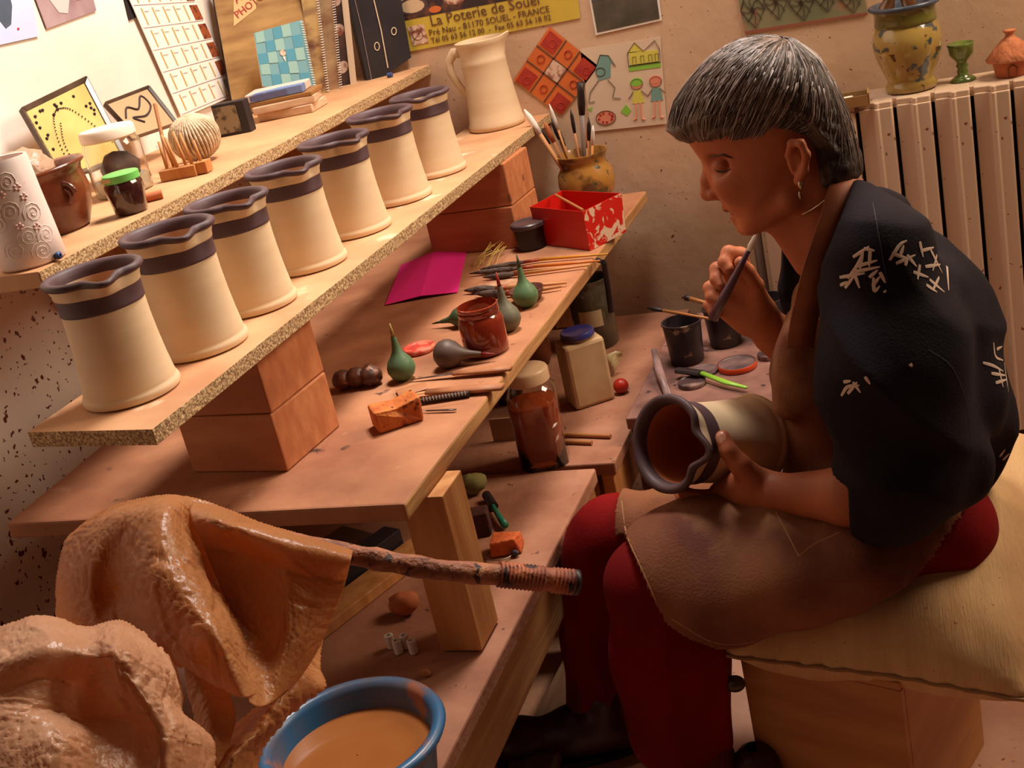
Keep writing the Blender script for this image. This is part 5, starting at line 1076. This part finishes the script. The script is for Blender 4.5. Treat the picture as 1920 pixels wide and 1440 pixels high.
# lashes, brows (found on the face, mirrored to the far side)
hb = BVHTree.FromPolygons([Vector(v) for v in Vh], [tuple(int(i) for i in f) for f in Fh])
def fp(px, py, lift=.0004):
    hit = hb.ray_cast(Vector(CAM), Vector(ray(px, py)).normalized()); return np.array(hit[0] + hit[1] * lift)
def both(b, pts, R_, seg=6):
    P_ = [fp(*q_) for q_ in pts]; b.tube(P_, R_, seg, flat=.6)
    b.tube([p * [1, -1, 1] + [0, 2 * YH, 0] for p in P_], R_, seg, flat=.6)
b = MB(); both(b, [(1340, 318), (1348, 322), (1359, 322), (1370, 317)], [.0008, .0017, .0017, .0008]); b.build('eyelashes', M_dark, root, world=True, smooth=True)
b = MB(); both(b, [(1330, 294), (1342, 291), (1358, 290), (1374, 296)], [.0018, .0036, .0034, .001]); b.build('eyebrows', mat('brow_hair', s(92, 58, 40), .8), root, world=True, smooth=True)

# ---- hair
hp = [(1256, 225), (1250, 246), (1262, 252), (1275, 262), (1296, 268), (1330, 270), (1368, 276), (1400, 284), (1424, 305), (1438, 322), (1452, 300), (1462, 275), (1480, 258), (1502, 255), (1520, 275), (1522, 310), (1524, 350), (1545, 356), (1572, 352), (1600, 338), (1618, 324), (1616, 296), (1606, 262), (1592, 215), (1566, 160), (1530, 105), (1485, 76), (1440, 69), (1406, 71), (1369, 84), (1331, 110), (1294, 148), (1266, 188)]
PHr = np.array([[Q(x, y, YH)[0], Q(x, y, YH)[2]] for x, y in hp])
crown = np.array(h(1470, 100))
hair1 = inflate(PHr, .089, .080, p=.5); hx0, hx1 = h(1252, 230)[0], h(1345, 230)[0]
def hair0(P):
    k = .55 + .45 * np.clip((P[:, 0] - hx0) / (hx1 - hx0), 0, 1) ** .8; P2 = P.copy(); P2[:, 1] = YH + (P[:, 1] - YH) / k; return hair1(P2)
def hairf(P):
    d = hair0(P); rel = P - crown.astype(np.float32)
    ang = np.arctan2(rel[:, 2] + .05, -rel[:, 0]) * 1.0; az = np.arctan2(P[:, 1] - YH, np.abs(rel[:, 0]) + .03)
    g = np.sin(ang * 26 + 7 * np.sin(az * 3)) * .0016 + np.sin(ang * 57 + az * 22) * .0010
    # hollow for the ear
    d = d + g
    e = ellip(P, h(1496, 296, -.088), (.024, .03, .034)); d = -smin(-d, e, .006); return d
lo, hi = bounds([h(1240, 60), h(1625, 360)], .02); lo[1] = YH - .12; hi[1] = YH + .12
Vg, Fg = nets(hairf, lo, hi, .0033)
M_hair = mat('grey_hair', s(104, 86, 74), .5, s(56, 42, 34), 16, stretch=(1, 1, 1), contrast=(.4, .62), spec=.5, bump=.4, bs=70)
M_strand = [mat('hair_strand_light', s(164, 146, 140), .4), mat('hair_strand_mid', s(108, 88, 76), .45), mat('hair_strand_dark', s(62, 46, 38), .5)]
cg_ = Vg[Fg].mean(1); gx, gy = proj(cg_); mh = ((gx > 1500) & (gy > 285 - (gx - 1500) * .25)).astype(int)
hair = MB().add(Vg, Fg, mh.tolist()).build('hair', [M_hair, mat('dark_shaded_nape_hair', s(50, 34, 26), .55, s(90, 74, 60), 30, contrast=(.5, .7), bump=.4, bs=80)], root, world=True, smooth=True)  # darker underlayer hair, with the shade behind the ear mixed into its colour
bvh = BVHTree.FromPolygons([Vector(v) for v in Vg], [tuple(int(i) for i in f) for f in Fg])
cvec = Vector(h(1420, 215)); st_b = [MB(), MB(), MB()]
ends = []
up_dir = (Vector(h(1470, 75)) - cvec).normalized()
for k in range(1500):
    # a strand: falls from the crown along a great circle, flow bent forward
    az = rng.uniform(-PI, PI); t0, t1 = rng.uniform(.05, .9), rng.uniform(.9, 2.2); t1 = t0 + rng.uniform(.6, 1.5)
    f_ = Vector((-1, 0, 0)); r_ = up_dir.cross(f_).normalized(); f2 = r_.cross(up_dir)
    sidev = (f2 * math.cos(az) + r_ * math.sin(az)); swirl = rng.uniform(.1, .5); P_ = []
    lift = rng.uniform(.0002, .0018)
    for q_ in np.linspace(t0, t1, 9):
        a2 = az * (1 - .25 * swirl * max(0, q_ - .6)); sv = f2 * math.cos(a2) + r_ * math.sin(a2)
        d = (up_dir * math.cos(q_) + sv * math.sin(q_)).normalized()
        hit = bvh.ray_cast(cvec + d * .4, -d)
        if hit[0] is None or (hit[0] - cvec).length < .05: break
        P_.append(hit[0] + hit[1] * lift)
    if len(P_) < 4: continue
    if any((P_[i + 1] - P_[i]).length > .03 for i in range(len(P_) - 1)): continue
    if len(P_) < 9: P_.append(P_[-1] + (P_[-1] - P_[-2]) * .6)
    n_ = len(P_); r0 = rng.uniform(.0007, .0014); R_ = [r0 * (1 - .75 * (i / (n_ - 1)) ** 2) for i in range(n_)]
    st_b[rng.choice(3, p=[.28, .42, .30])].tube(P_, R_, 4)
allb = MB()
for i, b in enumerate(st_b): allb.add(np.vstack(b.v), b.f, i)
tag(allb.build('hair_strands', M_strand, root, world=True, smooth=True), kind='stuff')

# ---- earring, cord
b = MB(); b.ell(h(1501, 346, -.082), (.004, .003, .007), 10).ell(h(1500, 366, -.082), (.0025, .002, .006), 8)
b.build('earring', mat('silver', s(200, 180, 150), .25, metal=.9), root, world=True, smooth=True)
MB().tube(spline([h(1492, 405, -.045), h(1508, 400, -.055), h(1530, 388, -.063), h(1550, 372, -.064), h(1565, 352, -.062)], 5), .0014, 6).build('necklace', MATS['silver'], root, world=True, smooth=True)

# ---- jacket
wy = ((0, 1, 0), .62)
jk = [('c', .05, Q(1628, 440, YH), Q(1700, 600, YH), .068, .110, wy), ('c', .05, Q(1700, 600, YH), Q(1742, 790, YH), .110, .118, wy), ('c', .03, Q(1742, 790, YH), Q(1762, 850, YH), .114, .085, ((0, 1, 0), .7)),
      ('c', .03, Q(1600, 395, 1.70), Q(1650, 470, 1.63), .042, .058), ('c', .04, Q(1600, 395, 1.82), Q(1610, 470, 1.90), .042, .07),
      ('c', .045, Q(1645, 490, 1.645), Q(1672, 690, 1.595), .070, .086), ('c', .05, Q(1742, 560, 1.70), Q(1795, 740, 1.69), .055, .068), ('c', .06, Q(1672, 690, 1.595), Q(1695, 870, 1.580), .086, .088), ('c', .02, Q(1695, 870, 1.575), Q(1672, 925, 1.575), .082, .074), ('c', .02, Q(1660, 900, 1.58), Q(1645, 930, 1.585), .072, .064),
      ('c', .03, Q(1590, 455, 1.90), Q(1510, 620, 1.95), .066, .06), ('c', .03, Q(1500, 455, 1.81), Q(1520, 560, 1.82), .030, .045),
      ('c', .02, Q(1780, 840, 1.60), Q(1828, 905, 1.59), .035, .006), ('c', .02, Q(1700, 860, 1.60), Q(1790, 880, 1.60), .07, .05)]
def folds(P):
    return .0
f0 = from_prims(jk); cutX, _, cutZ = Q(1597, 930, 1.585)
VA = np.array(Q(1606, 330, 1.68)); VB = np.array(Q(1514, 550, 1.68)); VD = nrm(VB - VA); VN = np.cross(VD, [0, 1, 0]); VN = -VN if VN[0] > 0 else VN; VA = VA.astype(np.float32); VN = VN.astype(np.float32); VZ = VB[2]
def jf(P):
    d = f0(P)
    # long folds running down the sleeve and across the back
    w1 = 34 * P[:, 0] + 14 * P[:, 2] + 3.2 * np.sin(9 * P[:, 2] + 5 * P[:, 0]); w2 = 48 * P[:, 2] - 30 * P[:, 0] + 4 * np.sin(12 * P[:, 0] + 9 * P[:, 1])
    m1 = .5 + .5 * np.sin(11 * P[:, 2] + 7 * P[:, 0]); d = d - .010 * m1 * (1 - np.abs(np.sin(w1 * .5))) ** 1.6 - .007 * (1 - m1) * (1 - np.abs(np.sin(w2 * .5))) ** 1.6 + .003
    # open front: neck and V
    d = np.maximum(d, -cone(P, h(1530, 330), h(1560, 440), .056, .060)); d = np.maximum(d, -cone(P, h(1520, 400), h(1475, 560), .05, .03))
    # sleeve opening
    d = np.maximum(d, -cone(P, Q(1540, 930, 1.605), Q(1640, 932, 1.59), .060, .046)); d = np.maximum(d, np.minimum(cutX - P[:, 0], (P[:, 2] - .42) * -1 + 9) if False else np.where(P[:, 2] < .62, cutX - P[:, 0] + .10 * (P[:, 2] - cutZ), -1))
    near_ = np.minimum(np.minimum((P - VA) @ VN, 1.74 - P[:, 1]), P[:, 2] - VZ); d = np.maximum(d, near_)
    return d
P_ = [p[2] for p in jk] + [p[3] for p in jk]; lo, hi = bounds(P_, .17)
Vj, Fj = nets(jf, lo, hi, .0055)
M_jk = mat('black_cotton', s(24, 17, 22), .85, s(34, 26, 32), 12, bump=.15, bs=300, spec=.15)
M_stroke = mat('white_brush_print', s(206, 178, 158), .85)
jak = MB().add(Vj, Fj).build('jacket', M_jk, root, world=True, smooth=True)
jb = BVHTree.FromPolygons([Vector(v) for v in Vj], [tuple(int(i) for i in f) for f in Fj])
def stroke(b, pts, w_):
    """brush stroke printed on the cloth: found by dropping lines in the y direction onto the jacket"""
    P_ = []
    q = spline([np.array([x, y, 0.]) for x, y in pts], 6)
    for c in q:
        o = Vector(CAM); dv = Vector(ray(c[0], c[1])).normalized(); hit = jb.ray_cast(o, dv)
        if hit[0] is None: continue
        P_.append((hit[0], hit[1]))
    if len(P_) < 3: return
    V = []; n_ = len(P_)
    for i in range(n_):
        t_ = (P_[min(i + 1, n_ - 1)][0] - P_[max(i - 1, 0)][0])
        if t_.length < 1e-9 or t_.length > .03: return
        sd = t_.cross(P_[i][1]).normalized(); wi = w_ * (.35 + .65 * math.sin(PI * min(1, (i + 1.2) / (n_ + .4)) ** .8))
        V += [P_[i][0] + sd * wi + P_[i][1] * .0007, P_[i][0] + P_[i][1] * .0009, P_[i][0] - sd * wi + P_[i][1] * .0007]
    F = []
    for i in range(n_ - 1):
        for j in range(2): a = i * 3 + j; F.append((a, a + 1, a + 4, a + 3))
    b.add(V, F)
b = MB()
G1 = [[(1590, 522), (1606, 500), (1620, 470)], [(1600, 482), (1630, 462)], [(1620, 466), (1640, 470)], [(1604, 500), (1645, 488)], [(1618, 470), (1612, 510)], [(1632, 470), (1630, 500)], [(1600, 510), (1650, 500)],
      [(1575, 520), (1622, 512)], [(1585, 540), (1604, 514)], [(1602, 512), (1612, 540)], [(1576, 535), (1590, 528)], [(1630, 520), (1646, 506)], [(1636, 536), (1650, 518)], [(1650, 510), (1660, 530)], [(1638, 520), (1640, 545), (1650, 536)], [(1658, 545), (1661, 548)],
      [(1668, 488), (1686, 460), (1700, 451)], [(1672, 475), (1704, 486)], [(1688, 478), (1694, 460)], [(1680, 494), (1716, 478)], [(1697, 498), (1702, 480)], [(1700, 478), (1718, 500)],
      [(1724, 453), (1730, 482)], [(1728, 470), (1750, 464)], [(1740, 490), (1760, 470)], [(1744, 468), (1766, 512)], [(1756, 478), (1748, 508)], [(1762, 478), (1772, 530)], [(1734, 500), (1762, 496)], [(1712, 510), (1740, 520)], [(1724, 496), (1720, 524)], [(1742, 524), (1770, 548)], [(1760, 520), (1748, 545)], [(1775, 500), (1778, 545)], [(1736, 534), (1756, 548)],
      [(1578, 742), (1590, 725), (1612, 722)], [(1590, 738), (1608, 716)], [(1600, 716), (1614, 736)], [(1622, 706), (1632, 720)], [(1582, 716), (1596, 714)], [(1706, 682), (1710, 688)],
      [(1862, 642), (1866, 668), (1880, 676)], [(1842, 680), (1862, 686), (1880, 696)], [(1868, 655), (1878, 650)], [(1858, 700), (1884, 704)], [(1872, 690), (1880, 726)], [(1866, 718), (1886, 712)], [(1882, 680), (1890, 735)], [(1874, 856), (1884, 842)], [(1880, 862), (1892, 850)]]
for g in G1: stroke(b, g, .0023)
b.build('brush_print', M_stroke, jak, loc=None)
bo = jak.children[-1]; bo.location = -Vector(root.location)
b = MB()
# seam line at the shoulder
stroke(b, [(1636, 380), (1646, 430), (1655, 480), (1664, 530)], .0008); stroke(b, [(1740, 655), (1785, 690), (1812, 760), (1822, 850)], .0007)
if b.n: o = b.build('seam', mat('seam_grey', s(60, 46, 48), .8), jak); o.location = -Vector(root.location)

# ---- trousers
tr_ = [('c', .04, Q(1755, 990, 1.68), Q(1300, 1070, 1.625), .085, .076), ('c', .04, Q(1300, 1070, 1.625), Q(1220, 1095, 1.61), .076, .066), ('c', .03, Q(1770, 975, 1.83), Q(1150, 1000, 1.80), .085, .060), ('c', .03, Q(1150, 1000, 1.80), Q(1135, 1050, 1.80), .060, .060),
       ('c', .03, Q(1132, 1030, 1.80), Q(1122, 1200, 1.785), .060, .060), ('c', .03, Q(1122, 1200, 1.785), Q(1125, 1330, 1.77), .060, .062),
       ('c', .03, Q(1222, 1095, 1.61), Q(1245, 1230, 1.60), .066, .080), ('c', .03, Q(1245, 1230, 1.60), Q(1262, 1370, 1.59), .080, .072), ('c', .05, Q(1290, 1230, 1.59), Q(1300, 1360, 1.58), .06, .05)]
f1 = from_prims(tr_)
def tf(P):
    d = np.maximum(f1(P), .05 + .006 * np.sin(P[:, 0] * 40) - P[:, 2]); lower = np.clip((.5 - P[:, 2]) * 5, 0, 1)
    return d + lower * (-.012 * (1 - np.abs(np.sin(26 * P[:, 0] + 1.5 * np.sin(7 * P[:, 2]) + 22 * P[:, 1]))) ** 1.5 + .002)
P_ = [p[2] for p in tr_] + [p[3] for p in tr_]; lo, hi = bounds(P_, .12); lo[2] = max(lo[2], .035)
Vt, Ft = nets(tf, lo, hi, .0065)
M_tr = mat('red_cotton', s(128, 8, 8), .85, s(104, 6, 8), 6, bump=.1, bs=200, spec=.15)
MB().add(Vt, Ft).build('trousers', M_tr, root, world=True, smooth=True)

# ---- apron: lap, bib, strap
ap = [('c', .05, Q(1750, 985, 1.69), Q(1300, 1062, 1.63), .100, .090), ('c', .05, Q(1300, 1062, 1.63), Q(1228, 1080, 1.615), .090, .078), ('c', .05, Q(1760, 975, 1.82), Q(1180, 1000, 1.80), .098, .072),
      ('c', .04, Q(1620, 1070, 1.575), Q(1330, 1130, 1.56), .062, .066), ('c', .04, Q(1540, 560, 1.80), Q(1535, 700, 1.79), .045, .062), ('c', .04, Q(1535, 700, 1.79), Q(1570, 860, 1.80), .060, .075), ('c', .02, Q(1495, 640, 1.755), Q(1478, 760, 1.74), .018, .024)]
f2 = from_prims(ap)
def af(P):
    return f2(P) + .003 * np.sin(30 * P[:, 0] - 34 * P[:, 2] + 4 * np.sin(10 * P[:, 0])) + .0025 * np.sin(60 * P[:, 0] + 20 * P[:, 2])
P_ = [p[2] for p in ap] + [p[3] for p in ap]; lo, hi = bounds(P_, .13)
Va, Fa = nets(af, lo, hi, .0048)
outl = [(1470, 520), (1560, 500), (1640, 620), (1700, 850), (1850, 900), (1812, 950), (1770, 1010), (1735, 1062), (1700, 1097), (1610, 1150), (1500, 1192), (1420, 1213), (1345, 1216), (1290, 1196), (1250, 1168), (1222, 1115), (1198, 1060), (1172, 1000), (1155, 926), (1260, 880), (1440, 860), (1440, 700)]
OP = np.array([[Q(x, y, 1.53 if y > 1050 else 1.58)[0], Q(x, y, 1.53 if y > 1050 else 1.58)[2]] for x, y in outl])
cf = Va[Fa].mean(1); px_, py_ = proj(cf); IN = polyd(np.stack([px_, py_], 1), np.array(outl, float)) > 0
far_ = cf[:, 1] > 1.72
sideok = (cf[:, 0] > Q(1165, 950, 1.80)[0]) & (cf[:, 0] < Q(1740, 950, 1.80)[0]) & (cf[:, 2] > .435)
keep = np.where(far_, sideok, IN)
Fa = Fa[keep]; used = np.unique(Fa); remap = -np.ones(len(Va), int); remap[used] = np.arange(len(used)); Va = Va[used]; Fa = remap[Fa]
M_ap = mat('brown_canvas', s(140, 84, 50), .8, s(98, 46, 28), 7, bump=.2, bs=260, specks=[(s(176, 124, 80), 5, .55, .75, 6)])
apr = MB().add(Va, Fa).build('apron', M_ap, root, world=True, smooth=True, solid=.003)
ab = BVHTree.FromPolygons([Vector(v) for v in Va], [tuple(int(i) for i in f) for f in Fa])
def on_apron(pts, r, n=5):
    P_ = []
    for c in spline([np.array([x, y, 0.]) for x, y in pts], n):
        hit = ab.ray_cast(Vector(CAM), Vector(ray(c[0], c[1])).normalized())
        if hit[0] is not None: P_.append(hit[0] + hit[1] * .001)
    return P_
b = MB()
for pts in ([(1165, 940), (1175, 1000), (1203, 1065), (1230, 1125)], [(1455, 960), (1498, 1044)], [(1498, 1044), (1530, 1020), (1575, 1000)], [(1260, 1160), (1345, 1205), (1430, 1200)]):
    P_ = on_apron(pts, .001)
    if len(P_) > 2: b.tube(P_, .0013, 5)
if b.n: o = b.build('stitching', mat('apron_thread', s(176, 128, 84), .8), apr); o.location = -Vector(root.location)
# strap over the shoulder
def onjak(px, py, lift=.003):
    hit = jb.ray_cast(Vector(CAM), Vector(ray(px, py)).normalized()); 
    if hit[0] is None or hit[0].y > 1.9: return None
    return np.array(hit[0] + Vector((0, -lift, lift * .5)))
sp_ = [np.array(Q(1592, 338, 1.72)), np.array(Q(1580, 352, 1.695)), np.array(Q(1568, 395, 1.672)), np.array(Q(1550, 450, 1.655)), np.array(Q(1532, 505, 1.65)), np.array(Q(1520, 550, 1.66)), np.array(Q(1508, 600, 1.69)), np.array(Q(1500, 650, 1.72))]
sp2 = spline(sp_, 5); V = []; wv_ = nrm(np.array(right)) * .019
for p in sp2: V += [p - wv_, p + wv_]
F = [(2 * i, 2 * i + 1, 2 * i + 3, 2 * i + 2) for i in range(len(sp2) - 1)]
MB().add(V, F).build('apron_strap', mat('strap_leather', s(150, 84, 48), .7, s(120, 60, 34), 12), root, world=True, smooth=True, solid=.004)

# ---- shoes
def shoe(cx_, cy_, rz, zz=0):
    T = Tm((cx_, cy_, zz), rz=rz)
    pr = [('c', .03, (-.09, 0, .038), (.0, 0, .048), .038, .042, ((0, 1, 0), .85)), ('c', .03, (.0, 0, .05), (.11, 0, .045), .042, .038), ('c', .03, (.05, 0, .06), (.06, 0, .11), .040, .038), ('e', .02, (-.11, 0, .042), (.045, .048, .040))]
    f = from_prims(pr); g = lambda P: np.maximum(f(P), -(P[:, 2] - .004))
    V, F = nets(g, (-.19, -.08, -.01), (.16, .08, .14), .006)
    b = MB().add(V, F, T=T); o = b.build('shoe', mat('dark_leather', s(70, 28, 20), .4, s(46, 18, 16), 14, spec=.4) if 'dark_leather' not in MATS else MATS['dark_leather'], root, world=True, smooth=True)
    sb = MB(); n_ = 36; ol = [(-.155 * 1 if 0 else (-.03 + .135 * math.cos(2 * PI * k / n_)), .046 * math.sin(2 * PI * k / n_) * (1 + .12 * math.cos(2 * PI * k / n_ + PI)), 0) for k in range(n_)]
    sb.prism([(x_ + .005, y_, .0) for x_, y_, _ in ol], (0, 0, .012), T=T); so = sb.build('sole', M_dark, o); so.location = -Vector(root.location)
p = Zp(1075, 1400, .02); shoe(-.725, 1.735, .22); shoe(-.44, 1.56, .3)

# ---- brush in the raised hand
a_, b_ = Q(1424, 432, 1.79), Q(1336, 598, 1.79)
t = thing('paint_brush', 'fine purple-grey brush with a white tip in the woman\'s raised right hand', 'paint brush', tuple(b_))
d = a_ - b_
MB().tube([b_, b_ + d * .3, b_ + d * .6, b_ + d * .78], [.0075, .0072, .0048, .0036], 12).build('handle', mat('plum_handle', s(96, 66, 80), .35), t, world=True, smooth=True)
MB().tube([b_ + d * .78, b_ + d * .83, b_ + d * .93, a_], [.0036, .0052, .0045, .0012], 12).build('white_tip', mat('white_slip_tip', s(240, 236, 226), .4), t, world=True, smooth=True)
